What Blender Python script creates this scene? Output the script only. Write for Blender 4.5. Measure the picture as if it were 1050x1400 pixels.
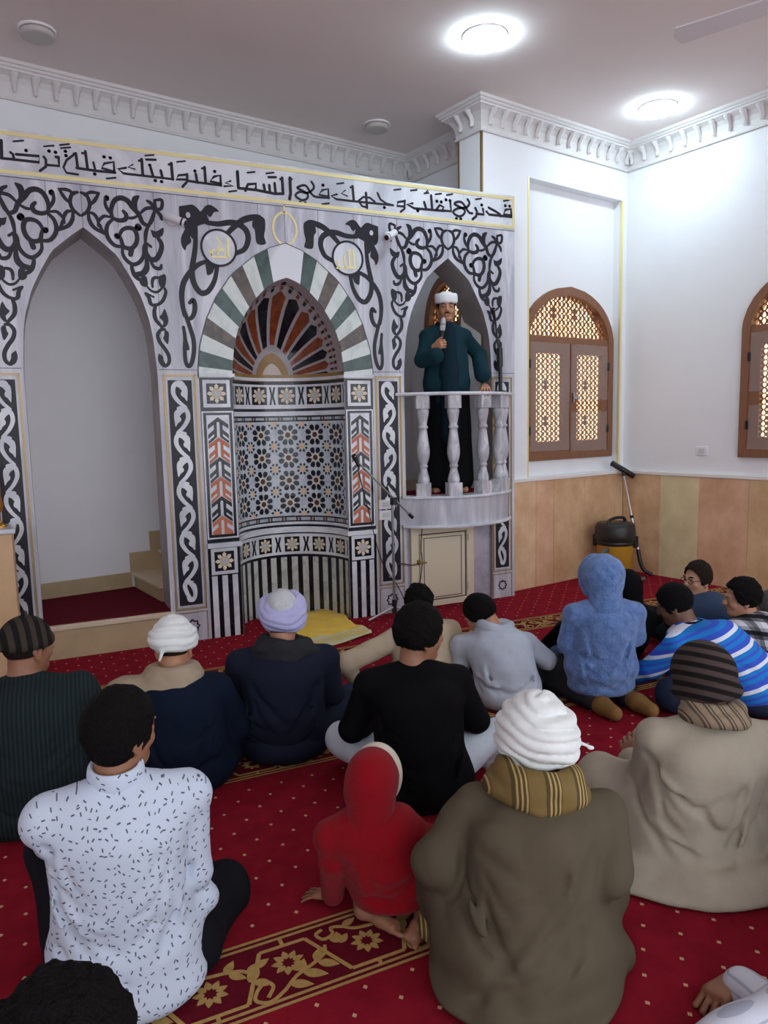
import bpy, bmesh, math, random
import numpy as np
from mathutils import Vector, Matrix
random.seed(7); RNG = np.random.default_rng(11)
SC = bpy.context.scene
for o in list(bpy.data.objects): bpy.data.objects.remove(o)
COL = SC.collection
PI = math.pi

# ------------------------------------------------------------------ camera
CAM_Y, CAM_H = -5.6, 1.624
YAW, PITCH, ROLL, FPX = math.radians(25.0141), math.radians(6.8618), math.radians(1.23885), 1007.4
_f = np.array([math.sin(YAW) * math.cos(PITCH), math.cos(YAW) * math.cos(PITCH), -math.sin(PITCH)])
_r = np.array([math.cos(YAW), -math.sin(YAW), 0.0]); _d = np.cross(_f, _r)
CR = math.cos(ROLL) * _r + math.sin(ROLL) * _d
CD = -math.sin(ROLL) * _r + math.cos(ROLL) * _d
CF = _f
CC = np.array([0.0, CAM_Y, CAM_H])
cam_data = bpy.data.cameras.new('camera'); cam = bpy.data.objects.new('camera', cam_data); COL.objects.link(cam)
m = Matrix(((CR[0], -CD[0], -CF[0], CC[0]), (CR[1], -CD[1], -CF[1], CC[1]), (CR[2], -CD[2], -CF[2], CC[2]), (0, 0, 0, 1)))
cam.matrix_world = m
cam_data.sensor_fit = 'HORIZONTAL'; cam_data.sensor_width = 36.0; cam_data.lens = 36.0 * FPX / 1050.0
cam_data.clip_start = 0.05
SC.camera = cam

# ------------------------------------------------------------------ world, lights, exposure
SC.view_settings.view_transform = 'Standard'; SC.view_settings.look = 'None'
SC.view_settings.exposure = 0.42; SC.view_settings.gamma = 1.0
SC.view_settings.use_curve_mapping = False
world = bpy.data.worlds.new('world'); SC.world = world; world.use_nodes = True
_bg = world.node_tree.nodes['Background']
_bg.inputs[0].default_value = (0.92, 0.98, 1.06, 1); _bg.inputs[1].default_value = 1.6
LAMP_POWER = 47.0          # emission of the two lit ceiling panels

# ------------------------------------------------------------------ measured geometry
TH = math.radians(10.363)                       # the marble screen stands skewed in the square room
UX, UY = math.cos(TH), math.sin(TH)
def room(u, n, z=0.0):                          # room frame -> world
    return (u * UX - n * UY, u * UY + n * UX, z)
def ray(x, y):
    return CR * ((x - 525) / FPX) + CD * ((y - 700) / FPX) + CF
def wpx(x, y, Y=0.0):                           # photo measure -> point (X, Z) on the marble plane
    d = ray(x, y); t = (Y - CC[1]) / d[1]; return float(CC[0] + t * d[0]), float(CC[2] + t * d[2])
def fpx(x, y, z=0.0):
    d = ray(x, y); t = (z - CC[2]) / d[2]; return float(CC[0] + t * d[0]), float(CC[1] + t * d[1])
CEIL = 4.36
U_R, N_F, U_P, N_PB, U_S, N_B = 5.656, -0.56, 3.625, -0.263, 3.976, 0.93
WZ = 1.075                                      # top of the stone dado
XM = 1.828                                      # centre line of the prayer niche
XL, XR = 0.390, 3.262                           # centre lines of the two pointed openings
X0, X1 = -0.284, 3.940                          # ends of the marble screen
ZT0, ZT1 = 3.279, 3.575                         # inscription band
ZSP = 1.99                                      # springing of niche arch

# ------------------------------------------------------------------ materials
def _nt(name):
    mt = bpy.data.materials.new(name); mt.use_nodes = True
    nt = mt.node_tree; b = nt.nodes['Principled BSDF']; return mt, nt, b
def N(nt, t, **kw):
    n = nt.nodes.new(t)
    for k, v in kw.items():
        if k.startswith('i_'):
            n.inputs[k[2:].replace('_', ' ')].default_value = v
        else: setattr(n, k, v)
    return n
def srgb(*c):
    return tuple(((v / 255) / 12.92 if v / 255 <= 0.04045 else ((v / 255 + 0.055) / 1.055) ** 2.4) for v in c)
def ramp(nt, stops):
    r = nt.nodes.new('ShaderNodeValToRGB'); e = r.color_ramp.elements
    while len(e) < len(stops): e.new(0.5)
    for el, (p, c) in zip(e, stops): el.position = p; el.color = (*c, 1)
    return r
def M(name, c, rough=0.5, metal=0.0, var=0.0, scale=8.0, bump=0.0, bscale=60.0, stretch=(1, 1, 1), spec=None, c2=None, sheen=0.0):
    """plain procedural material: noise-varied colour and noise bump, object coordinates"""
    mt, nt, b = _nt(name)
    b.inputs['Roughness'].default_value = rough; b.inputs['Metallic'].default_value = metal
    if spec is not None: b.inputs['Specular IOR Level'].default_value = spec
    if sheen: b.inputs['Sheen Weight'].default_value = sheen
    tc = N(nt, 'ShaderNodeTexCoord'); mp = N(nt, 'ShaderNodeMapping'); mp.inputs['Scale'].default_value = stretch
    nt.links.new(tc.outputs['Object'], mp.inputs[0])
    if var > 0 or c2 is not None:
        nz = N(nt, 'ShaderNodeTexNoise', i_Scale=scale, i_Detail=5.0, i_Roughness=0.6); nt.links.new(mp.outputs[0], nz.inputs['Vector'])
        lo = tuple(v * (1 - var) for v in c); hi = tuple(min(1, v * (1 + var)) for v in c) if c2 is None else c2
        r = ramp(nt, [(0.3, lo), (0.7, hi)]); nt.links.new(nz.outputs['Fac'], r.inputs[0]); nt.links.new(r.outputs[0], b.inputs['Base Color'])
    else: b.inputs['Base Color'].default_value = (*c, 1)
    if bump > 0:
        nb = N(nt, 'ShaderNodeTexNoise', i_Scale=bscale, i_Detail=3.0); nt.links.new(mp.outputs[0], nb.inputs['Vector'])
        bp = N(nt, 'ShaderNodeBump', i_Strength=min(1, bump), i_Distance=0.01); nt.links.new(nb.outputs['Fac'], bp.inputs['Height']); nt.links.new(bp.outputs[0], b.inputs['Normal'])
    return mt
def emission(name, c, s):
    mt, nt, b = _nt(name)
    b.inputs['Base Color'].default_value = (*c, 1); b.inputs['Emission Color'].default_value = (*c, 1); b.inputs['Emission Strength'].default_value = s
    return mt
def marble(name, base, vein, scale=2.0, stretch=(1, 1, 1), rough=0.22, amount=0.5):
    mt, nt, b = _nt(name); b.inputs['Roughness'].default_value = rough
    tc = N(nt, 'ShaderNodeTexCoord'); mp = N(nt, 'ShaderNodeMapping'); mp.inputs['Scale'].default_value = stretch
    nt.links.new(tc.outputs['Object'], mp.inputs[0])
    n1 = N(nt, 'ShaderNodeTexNoise', i_Scale=scale, i_Detail=8.0, i_Roughness=0.62, i_Distortion=0.8); nt.links.new(mp.outputs[0], n1.inputs['Vector'])
    r = ramp(nt, [(0.30, vein), (0.30 + 0.28 * amount, tuple(0.5 * (a + v) for a, v in zip(base, vein))), (0.30 + 0.42 * amount, base)])
    nt.links.new(n1.outputs['Fac'], r.inputs[0]); nt.links.new(r.outputs[0], b.inputs['Base Color'])
    return mt
WHITE_WALL = M('painted_plaster', srgb(238, 239, 242), 0.85, var=0.015, scale=3, bump=0.03, bscale=220)
CEIL_M = M('ceiling_plaster', srgb(238, 228, 224), 0.9, var=0.02, scale=1.2)
CORNICE = M('plaster_moulding', srgb(224, 221, 220), 0.8)
MARB = marble('grey_veined_marble', srgb(222, 223, 232), srgb(164, 165, 178), 3.0, (2.2, 1, 0.25), 0.2, 0.8)
MARB2 = marble('white_marble', srgb(226, 229, 236), srgb(186, 190, 200), 2.0, (1, 1, 1), 0.18, 0.6)
BAL_M = marble('baluster_marble', srgb(216, 216, 222), srgb(158, 158, 168), 9.0, (1.5, 1.5, 0.5), 0.25, 0.7)
BLACK = M('black_granite', srgb(36, 34, 44), 0.35, var=0.12, scale=40, spec=.3)
GOLD = M('gold_strip', srgb(240, 228, 168), 0.3, 0.25)
GOLD2 = M('aged_gold', srgb(176, 146, 84), 0.35, 0.6)
GOLD3 = M('brushed_gold', srgb(150, 124, 72), 0.3, 0.85)
GREEN_ST = marble('green_marble', srgb(62, 86, 80), srgb(40, 58, 56), 8, (1, 1, 1), 0.2, 0.6)
BROWN_ST = marble('brown_marble', srgb(98, 82, 74), srgb(62, 52, 48), 14, (1, 1, 1), 0.22, 0.7)
CREAM_ST = marble('cream_marble', srgb(214, 222, 218), srgb(186, 198, 194), 5, (1, 1, 1), 0.2, 0.5)
RED_ST = marble('red_marble', srgb(132, 66, 38), srgb(98, 46, 28), 12, (1, 1, 1), 0.2, 0.6)
REDT = M('terracotta_inlay', srgb(184, 104, 70), 0.35, var=0.14, scale=60)
BLK2 = marble('black_marble', srgb(20, 22, 30), srgb(40, 42, 50), 10, (1, 1, 1), 0.18, 0.4)
GREYL = M('pale_grey_inlay', srgb(164, 158, 162), 0.3, var=0.08, scale=30)
STAR = M('cream_shell_inlay', srgb(222, 210, 188), 0.3, var=0.08, scale=50)
STAR2 = M('beige_inlay', srgb(222, 188, 150), 0.3, var=0.08, scale=50)
BRN_IN = M('brown_inlay', srgb(82, 50, 42), 0.3, var=0.25, scale=18)
OCHRE = M('ochre_inlay', srgb(150, 116, 62), 0.3, var=0.15, scale=25)
PINKW = M('pinkish_marble', srgb(206, 192, 184), 0.3, var=0.05, scale=12)
SEAM = M('dark_joint', srgb(84, 84, 96), 0.7)
STEEL = M('chrome', srgb(200, 200, 205), 0.2, 1.0)
BLKP = M('black_plastic', srgb(24, 24, 27), 0.4)
WHTP = M('white_plastic', srgb(232, 233, 236), 0.35)
WOOD = M('brown_window_wood', srgb(132, 88, 62), 0.5, var=0.12, scale=10, stretch=(6, 6, 0.6), bump=0.1)
LED = emission('lit_led_panel', (0.70, 0.90, 1.0), LAMP_POWER)

# ------------------------------------------------------------------ mesh helpers
def wl(o):
    return o.location + wl(o.parent) if o.parent else o.location.copy()
class MB:
    """collects faces (with a material slot each) and links them as ONE mesh object"""
    def __init__(s): s.v = []; s.f = []; s.m = []; s.sm = []
    def add(s, vs, fs, mi=0, smooth=False):
        o = len(s.v); s.v += [tuple(float(c) for c in p) for p in vs]
        for f in fs: s.f.append(tuple(o + i for i in f)); s.m.append(mi); s.sm.append(smooth)
    def box(s, a, b, mi=0):
        (x0, y0, z0), (x1, y1, z1) = a, b
        s.add([(x0, y0, z0), (x1, y0, z0), (x1, y1, z0), (x0, y1, z0), (x0, y0, z1), (x1, y0, z1), (x1, y1, z1), (x0, y1, z1)],
              [(0, 3, 2, 1), (4, 5, 6, 7), (0, 1, 5, 4), (1, 2, 6, 5), (2, 3, 7, 6), (3, 0, 4, 7)], mi)
    def rbox(s, u0, u1, n0, n1, z0, z1, mi=0):       # box in the room frame
        P = [(u0, n0, z0), (u1, n0, z0), (u1, n1, z0), (u0, n1, z0), (u0, n0, z1), (u1, n0, z1), (u1, n1, z1), (u0, n1, z1)]
        s.add([room(*p) for p in P], [(0, 3, 2, 1), (4, 5, 6, 7), (0, 1, 5, 4), (1, 2, 6, 5), (2, 3, 7, 6), (3, 0, 4, 7)], mi)
    def prism(s, poly, fn, d0, d1, mi=0, side=True):  # polygon (a,b) -> fn(a,b,depth); closed slab d0..d1
        n = len(poly)
        vs = [fn(a, b, d1) for a, b in poly] + [fn(a, b, d0) for a, b in poly]
        fs = [tuple(range(n))]
        if side: fs += [(i, n + i, n + (i + 1) % n, (i + 1) % n) for i in range(n)]
        s.add(vs, fs, mi)
    def ribbon(s, pts, ws, fn, d, mi=0, cap=True):     # variable width stroke on a surface
        n = len(pts); L = []; R = []
        for i in range(n):
            a = pts[max(0, i - 1)]; b = pts[min(n - 1, i + 1)]
            dx, dy = b[0] - a[0], b[1] - a[1]; l = math.hypot(dx, dy) or 1e-9
            nx, ny = -dy / l, dx / l; w = ws[i] / 2
            L.append((pts[i][0] + nx * w, pts[i][1] + ny * w)); R.append((pts[i][0] - nx * w, pts[i][1] - ny * w))
        vs = [fn(a, b, d) for a, b in L] + [fn(a, b, d) for a, b in R] + [fn(a, b, 0) for a, b in L] + [fn(a, b, 0) for a, b in R]
        fs = []
        for i in range(n - 1):
            fs += [(i, i + 1, n + i + 1, n + i), (i, 2 * n + i, 2 * n + i + 1, i + 1), (n + i, n + i + 1, 3 * n + i + 1, 3 * n + i)]
        s.add(vs, fs, mi)
        if cap:
            for k in (0, n - 1):
                c = pts[k]; r = ws[k] / 2
                s.add([fn(c[0] + r * math.cos(t * PI / 6), c[1] + r * math.sin(t * PI / 6), d * 0.98) for t in range(12)], [tuple(range(12))], mi)
    def tube(s, pts, r, mi=0, seg=10, smooth=True):
        n = len(pts); rs = r if isinstance(r, (list, tuple)) else [r] * n
        P = [Vector(p) for p in pts]; vs = []
        up = Vector((0, 0, 1))
        for i in range(n):
            t = (P[min(n - 1, i + 1)] - P[max(0, i - 1)]).normalized()
            a = t.cross(up);
            if a.length < 1e-3: a = t.cross(Vector((1, 0, 0)))
            a.normalize(); b = t.cross(a).normalized()
            for k in range(seg):
                q = 2 * PI * k / seg; vs.append(P[i] + (a * math.cos(q) + b * math.sin(q)) * rs[i])
        fs = [(i * seg + k, i * seg + (k + 1) % seg, (i + 1) * seg + (k + 1) % seg, (i + 1) * seg + k) for i in range(n - 1) for k in range(seg)]
        s.add(vs, fs, mi, smooth)
        s.add(vs[:seg], [tuple(range(seg - 1, -1, -1))], mi); s.add(vs[-seg:], [tuple(range(seg))], mi)
    def lathe(s, prof, c, mi=0, seg=24, smooth=True, ang=None):   # prof: (r, z)
        vs = [(c[0] + r * math.cos(2 * PI * k / seg), c[1] + r * math.sin(2 * PI * k / seg), c[2] + z) for r, z in prof for k in range(seg)]
        n = len(prof)
        fs = [(i * seg + k, i * seg + (k + 1) % seg, (i + 1) * seg + (k + 1) % seg, (i + 1) * seg + k) for i in range(n - 1) for k in range(seg)]
        s.add(vs, fs, mi, smooth)
        s.add(vs[:seg], [tuple(range(seg - 1, -1, -1))], mi); s.add(vs[-seg:], [tuple(range(seg))], mi)
    def build(s, name, mats, parent=None, loc=None, **props):
        me = bpy.data.meshes.new(name); me.from_pydata(s.v, [], s.f)
        for mt in (mats if isinstance(mats, (list, tuple)) else [mats]): me.materials.append(mt)
        me.polygons.foreach_set('material_index', s.m); me.polygons.foreach_set('use_smooth', s.sm); me.update()
        o = bpy.data.objects.new(name, me); COL.objects.link(o)
        if loc is not None:
            me.transform(Matrix.Translation(-Vector(loc))); o.location = loc
        if parent is not None:
            o.parent = parent; o.location = o.location - wl(parent)
        for k, v in props.items(): o[k] = v
        return o
def thing(name, loc, label, cat, group=None):
    o = bpy.data.objects.new(name, None); COL.objects.link(o); o.location = loc; o.empty_display_size = 0.1
    o['label'] = label; o['category'] = cat
    if group: o['group'] = group
    return o
def fix_normals(o):
    bm = bmesh.new(); bm.from_mesh(o.data); bmesh.ops.recalc_face_normals(bm, faces=bm.faces); bm.to_mesh(o.data); bm.free()
def bevel(o, w=0.004, seg=2):
    md = o.modifiers.new('bevel', 'BEVEL'); md.width = w; md.segments = seg; md.limit_method = 'ANGLE'; md.angle_limit = 0.6
def catmull(pts, k=8):
    P = [np.array(p, float) for p in pts]
    if len(P) < 3:
        return [tuple(P[0] + (P[-1] - P[0]) * t / k) for t in range(k + 1)]
    Q = [2 * P[0] - P[1]] + P + [2 * P[-1] - P[-2]]; out = []
    for i in range(1, len(Q) - 2):
        for t in range(k):
            t = t / k
            out.append(tuple(0.5 * ((2 * Q[i]) + (-Q[i - 1] + Q[i + 1]) * t + (2 * Q[i - 1] - 5 * Q[i] + 4 * Q[i + 1] - Q[i + 2]) * t * t + (-Q[i - 1] + 3 * Q[i] - 3 * Q[i + 1] + Q[i + 2]) * t ** 3)))
    out.append(tuple(Q[-2])); return out
def lerp_curve(tab, t):                          # piecewise interpolation of (t, v) table
    return float(np.interp(t, [a for a, _ in tab], [b for _, b in tab]))
_dep = [0]
def DEP():                                       # every stroke lies a hair above the one before (no coincident faces)
    _dep[0] = (_dep[0] + 1) % 40; return .00004 * _dep[0]
# ================================================================== THE ROOM
# ---- carpet floor: base sheet, woven border bands and small diamonds (pattern stays in one mesh)
CAR = M('red_carpet', srgb(136, 26, 41), 0.95, var=0.16, scale=9, bump=0.35, bscale=420, spec=0.05)
CAR_B = M('carpet_band_ground', srgb(96, 15, 31), 0.95, var=0.15, scale=30, bump=0.3, bscale=420, spec=0.1)
CAR_G = M('carpet_gold_pile', srgb(178, 146, 88), 0.95, var=0.14, scale=60, bump=0.3, bscale=420, spec=0.1)
CAR_P = M('carpet_pale_pile', srgb(206, 168, 132), 0.95, var=0.15, scale=60, spec=0.1)
fl = MB()
fl.add([(-6, -9, 0), (10, -9, 0), (10, 3.2, 0), (-6, 3.2, 0)], [(0, 1, 2, 3)], 0)
FZ = lambda a, b, d: (a, b, d)
def carpet_band(y0, y1, xa, xb):
    """y0 = edge towards the wall, y1 = edge towards the hall"""
    fl.add([(xa, y1, .0006), (xb, y1, .0006), (xb, y0, .0006), (xa, y0, .0006)], [(0, 1, 2, 3)], 1)
    for yy in (y0 - .006, y0 - .028, y1 + .006, y1 + .028):
        fl.add([(xa, yy - .0055, .0012), (xb, yy - .0055, .0012), (xb, yy + .0055, .0012), (xa, yy + .0055, .0012)], [(0, 1, 2, 3)], 2)
    yt, yb = y0 - .066, y1 + .052
    P = .492; k0 = int(math.floor((xa - .588) / P)); k1 = int(math.ceil((xb - .588) / P))
    for k in range(k0, k1):
        c = .588 + k * P                       # middle of the raised (wall side) bar
        def R(pts, w, mi=2, sm=True, d=.0013):
            q = catmull([(c + a, b) for a, b in pts], 6) if sm else [(c + a, b) for a, b in pts]
            if q[0][0] < xa or q[-1][0] > xb: return
            ww = [w] * len(q) if not isinstance(w, tuple) else [w[0] + (w[1] - w[0]) * i / (len(q) - 1) for i in range(len(q))]
            fl.ribbon(q, ww, FZ, d + DEP(), mi, cap=False)
        def leaf(x, y, a, l, w):
            ca, sa = math.cos(a), math.sin(a)
            pts = []
            for t in range(13):
                s_ = t / 12; h = w * math.sin(PI * s_ ** 0.8); pts.append((s_ * l, h))
            pts += [(p[0], -p[1]) for p in reversed(pts[1:-1])]
            q = [(c + x + p[0] * ca - p[1] * sa, y + p[0] * sa + p[1] * ca) for p in pts]
            if min(p[0] for p in q) < xa or max(p[0] for p in q) > xb: return
            dz = .0013 + DEP(); fl.add([(a_, b_, dz) for a_, b_ in q], [tuple(range(len(q)))], 2)
        def flower(x, y, r):
            for j in range(9):
                a = 2 * PI * j / 9 + .2; leaf(x + .3 * r * math.cos(a), y + .3 * r * math.sin(a), a, .72 * r, .21 * r)
        R([(-.075, yt), (.072, yt)], .012, sm=False); R([(.072, yt), (.16, yb)], .013, sm=False)
        R([(.16, yb), (.335, yb)], .012, sm=False); R([(.335, yb), (P - .075, yt)], .013, sm=False)
        R([(0, yt), (0, y0 - .03)], .012, sm=False); R([(.246, yb), (.246, y1 + .03)], .012, sm=False)
        ym = .5 * (y0 + y1)
        flower(-.006, ym + .008, .052); flower(.246, ym - .012, .052)
        # scrolling stem with leaves, in both fields
        R([(-.10, ym - .10), (-.075, ym - .065), (-.09, ym - .04), (-.12, ym - .06), (-.135, ym - .095), (-.10, ym - .118), (-.05, ym - .095), (0., ym - .055), (.06, ym - .03), (.105, ym - .005), (.12, ym + .03)], .011)
        for x, y, a, l, w in ((-.03, ym - .075, -.5, .075, .017), (.015, ym - .05, 1.1, .06, .014), (.02, ym - .05, -.55, .08, .018), (.07, ym - .025, 1.0, .06, .015), (.075, ym - .03, -.6, .07, .017), (-.135, ym - .02, .9, .07, .018), (-.11, ym + .03, .35, .06, .015)): leaf(x, y, a, l, w)
        R([(.135, ym + .10), (.11, ym + .085), (.125, ym + .055), (.16, ym + .065), (.165, ym + .095), (.2, ym + .085), (.235, ym + .06), (.30, ym + .05), (.35, ym + .035), (.38, ym + .0)], .011)
        for x, y, a, l, w in ((.17, ym + .02, 2.2, .05, .014), (.165, ym + .02, 1.4, .05, .014), (.165, ym + .015, .7, .05, .014), (.2, ym + .085, .4, .06, .014), (.30, ym + .045, .9, .06, .015), (.31, ym + .04, -.7, .06, .015), (.36, ym + .02, .5, .06, .015), (.37, ym - .02, -.6, .06, .016)): leaf(x, y, a, l, w)
BANDS = ((-.715, -1.005), (-2.09, -2.38), (-3.45, -3.755), (.40, .30))
for y0, y1 in BANDS[:3]: carpet_band(y0, y1, -1.4, 6.4)
for yy in (.335, .32): fl.add([(4.25, yy - .004, .0012), (5.4, yy - .004, .0012), (5.4, yy + .004, .0012), (4.25, yy + .004, .0012)], [(0, 1, 2, 3)], 2)
for j in range(-58, 6):
    for i in range(-10, 46):
        x = i * .15 + (j % 2) * .075 + .006; y = j * .0815 - .04
        if any(y1 - .03 < y < y0 + .03 for y0, y1 in BANDS[:3]): continue
        x += RNG.uniform(-.004, .004); r = .0078
        fl.add([(x - r, y, .0012), (x, y - r * 1.15, .0012), (x + r, y, .0012), (x, y + r * 1.15, .0012)], [(0, 1, 2, 3)], 3)
fl.build('floor', [CAR, CAR_B, CAR_G, CAR_P], kind='structure')

# ---- ceiling, walls
mb = MB(); mb.rbox(-6, 8, -8.2, 3, CEIL, CEIL + .12); mb.build('ceiling', CEIL_M, kind='structure')
R_U0, R_U1, R_Z1, R_D = 4.212, 5.574, 3.83, .10   # window recess of the front wall
N_REC = N_F + R_D
mb = MB()
mb.rbox(U_P, R_U0, N_F, N_PB, 0, CEIL); mb.rbox(R_U1, U_R + .25, N_F, N_PB, 0, CEIL)
mb.rbox(R_U0, R_U1, N_F, N_PB, R_Z1, CEIL); mb.rbox(R_U0, R_U1, N_F, N_PB, 0, WZ)
W1C, W1H, W1Z0, W1ZS, W1ZA = 4.885, .665, 1.225, 2.415, 2.925
# recess back with the pointed window opening
def arch_half(t, hw, zs, za, tab=((0, 1), (.18, .985), (.36, .93), (.53, .82), (.7, .62), (.84, .40), (.93, .23), (1, .0))):
    return lerp_curve(tab, t) * hw, zs + t * (za - zs)
def arch_poly(c, hw, z0, zs, za, k=14, tab=None):
    kw = {} if tab is None else {'tab': tab}
    rt = [arch_half(i / k, hw, zs, za, **kw) for i in range(k + 1)]
    return [(c - hw, z0), (c + hw, z0)] + [(c + w, z) for w, z in rt] + [(c - w, z) for w, z in reversed(rt[:-1])]
WTAB = ((0, 1), (.14, .985), (.32, .935), (.5, .85), (.66, .73), (.79, .585), (.89, .42), (.96, .25), (.99, .10), (1, 0))
def wall_with_window(mb, c, hw, z0, zs, za, u0, u1, zb, zt, fn, tab, mi=0):
    k = 16; rt = [arch_half(i / k, hw, zs, za, tab=tab) for i in range(k + 1)]
    def q(a, b, c_, d): mb.add([fn(*a), fn(*b), fn(*c_), fn(*d)], [(0, 1, 2, 3)], mi)
    q((u0, zb), (u1, zb), (u1, z0), (u0, z0)); q((u0, z0), (c - hw, z0), (c - hw, zs), (u0, zs)); q((c + hw, z0), (u1, z0), (u1, zs), (c + hw, zs))
    for i in range(k):
        (w0, a0), (w1, a1) = rt[i], rt[i + 1]
        q((u0, a0), (c - w0, a0), (c - w1, a1), (u0, a1)); q((c + w0, a0), (u1, a0), (u1, a1), (c + w1, a1))
    q((u0, za), (u1, za), (u1, zt), (u0, zt))
wall_with_window(mb, W1C, W1H, W1Z0, W1ZS, W1ZA, R_U0, R_U1, WZ, R_Z1, lambda a, b: room(a, N_REC, b), WTAB)
mb.build('wall_front', WHITE_WALL, kind='structure')
mb = MB(); W2C, W2H = -2.50, .655
wall_with_window(mb, W2C, W2H, 1.243, 2.405, 2.93, -7.5, N_F + .2, 0, CEIL, lambda a, b: room(U_R, a, b), WTAB)
mb.build('wall_right', WHITE_WALL, kind='structure')
mb = MB(); mb.rbox(-6, U_S + .2, N_B, N_B + .2, 0, CEIL); mb.build('wall_back', WHITE_WALL, kind='structure')
ALC_W0 = (-.02, .60)
mb = MB()
W3C, W3H = 0.33, .33                                # window of the pulpit alcove, in its side wall
wall_with_window(mb, W3C, W3H, 1.6, 2.6, 3.1, N_PB, N_B, 0, CEIL, lambda a, b: room(U_S, a, b), WTAB)
mb.build('wall_side', WHITE_WALL, kind='structure')
mb = MB(); mb.rbox(-6, -5.9, -8, N_B, 0, CEIL); mb.build('wall_left', WHITE_WALL, kind='structure')

# ---- plaster crown moulding with scroll brackets (runs round all corners)
PATH = [(U_R, -6.0), (U_R, N_F), (U_P, N_F), (U_P, N_PB), (U_S, N_PB), (U_S, N_B), (-5.8, N_B)]
def offset_path(path, d):
    out = []
    for i, p in enumerate(path):
        ns = []
        if i > 0: a = path[i - 1]; v = (p[0] - a[0], p[1] - a[1]); l = math.hypot(*v); ns.append((-v[1] / l, v[0] / l))
        if i < len(path) - 1: a = path[i + 1]; v = (a[0] - p[0], a[1] - p[1]); l = math.hypot(*v); ns.append((-v[1] / l, v[0] / l))
        if len(ns) == 1: n = ns[0]; s = 1
        else:
            n = (ns[0][0] + ns[1][0], ns[0][1] + ns[1][1]); l = math.hypot(*n); n = (n[0] / l, n[1] / l); s = 1 / max(.3, n[0] * ns[0][0] + n[1] * ns[0][1])
        out.append((p[0] + n[0] * d * s, p[1] + n[1] * d * s))
    return out
CZ0 = 4.115
PROF = [(.002, CZ0), (.022, CZ0), (.026, CZ0 + .012), (.018, CZ0 + .024), (.018, CZ0 + .04), (.022, CZ0 + .08), (.034, CZ0 + .12), (.058, CZ0 + .155), (.098, CZ0 + .178), (.108, CZ0 + .178), (.108, CZ0 + .195), (.122, CZ0 + .2), (.128, CZ0 + .215), (.142, CZ0 + .22), (.142, CEIL + .01)]
mb = MB(); rows = [[room(u, n, z) for u, n in offset_path(PATH, d)] for d, z in PROF]
k = len(PATH); vs = [p for r in rows for p in r]
mb.add(vs, [(i * k + j, i * k + j + 1, (i + 1) * k + j + 1, (i + 1) * k + j) for i in range(len(PROF) - 1) for j in range(k - 1)], 0)
for (a, b) in ((0, 1), (1, 2), (2, 3), (4, 5), (5, 6)):
    A, B = PATH[a], PATH[b]; L = math.hypot(B[0] - A[0], B[1] - A[1]); t = ((B[0] - A[0]) / L, (B[1] - A[1]) / L); nn = (-t[1], t[0])
    cnt = max(2, round(L / .148))
    for i in range(cnt):
        s0 = (i + .5) * L / cnt
        if s0 > 6.5 and a == 5: continue
        # an S-shaped leaf bracket: curved tongue lying on the cove
        sec = [(.052, .052, .010), (.048, .085, .016), (.058, .115, .020), (.082, .140, .024), (.104, .160, .030), (.106, .174, .034)]
        vs = []
        for off, dz, hw in sec:
            for sg, dd in ((-1, -.02), (-.6, .004), (0, .012), (.6, .004), (1, -.02)):
                s1 = s0 + sg * hw; o_ = off + dd
                vs.append(room(A[0] + t[0] * s1 + nn[0] * o_, A[1] + t[1] * s1 + nn[1] * o_, CZ0 + dz))
        mb.add(vs, [(r * 5 + c, r * 5 + c + 1, (r + 1) * 5 + c + 1, (r + 1) * 5 + c) for r in range(5) for c in range(4)], 0, True)
mb.build('trim_1', CORNICE, kind='structure')

# ---- stone dado of mixed travertine slabs with a white ledge
TRV = []
for i, (a, b) in enumerate((((236, 206, 168), (206, 166, 126)), ((230, 196, 156), (196, 152, 112)), ((232, 218, 176), (212, 194, 150)), ((232, 190, 158), (202, 156, 122)), ((228, 196, 154), (198, 158, 116)))):
    TRV.append(M('travertine_%s' % 'abcde'[i], srgb(*b), 0.32, scale=4.2, c2=srgb(*a), stretch=(1, 1, .8), bump=.04, bscale=90))
mb = MB(); uf = [U_P + .25, 4.293, 4.543, 5.005, 5.50, U_R - .03]
for i in range(5): mb.rbox(uf[i] + .0012, uf[i + 1] - .0012, N_F - .028, N_F - .001, .0, WZ - .035, (0, 3, 1, 1, 0)[i])
nf = [N_F - .03, -1.039, -1.466, -1.96, -2.55, -3.2, -3.9, -4.6, -5.3]
for i in range(8): mb.rbox(U_R - .028, U_R - .001, nf[i + 1] + .0012, nf[i] - .0012, 0, WZ - .035, (1, 2, 3, 4, 0, 2, 1, 3)[i])
o = mb.build('baseboard_front', TRV, kind='structure'); bevel(o, .002, 1)
mb = MB(); mb.rbox(U_P + .2, U_R - .04, N_F - .04, N_F - .001, WZ - .035, WZ); mb.rbox(U_R - .04, U_R - .001, -5.3, N_F - .001, WZ - .035, WZ)
o = mb.build('trim_2', M('white_ledge', srgb(236, 234, 230), .4), kind='structure'); bevel(o, .006, 2)
# ---- gold corner strips: pier corners and window recess
mb = MB()
mb.rbox(U_P - .006, U_P + .014, N_F - .006, N_F + .010, 0, CZ0); mb.rbox(U_P - .005, U_P + .001, N_PB - .012, N_PB + .006, 0, CZ0)
mb.build('trim_3', GOLD3, kind='structure')
mb = MB(); mb.rbox(R_U1 - .004, R_U1 + .022, N_F - .004, N_F + .02, WZ, R_Z1); mb.rbox(R_U0 - .012, R_U0 + .003, N_F - .004, N_F + .02, WZ, R_Z1)
mb.build('trim_4', GOLD, kind='structure')
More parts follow.
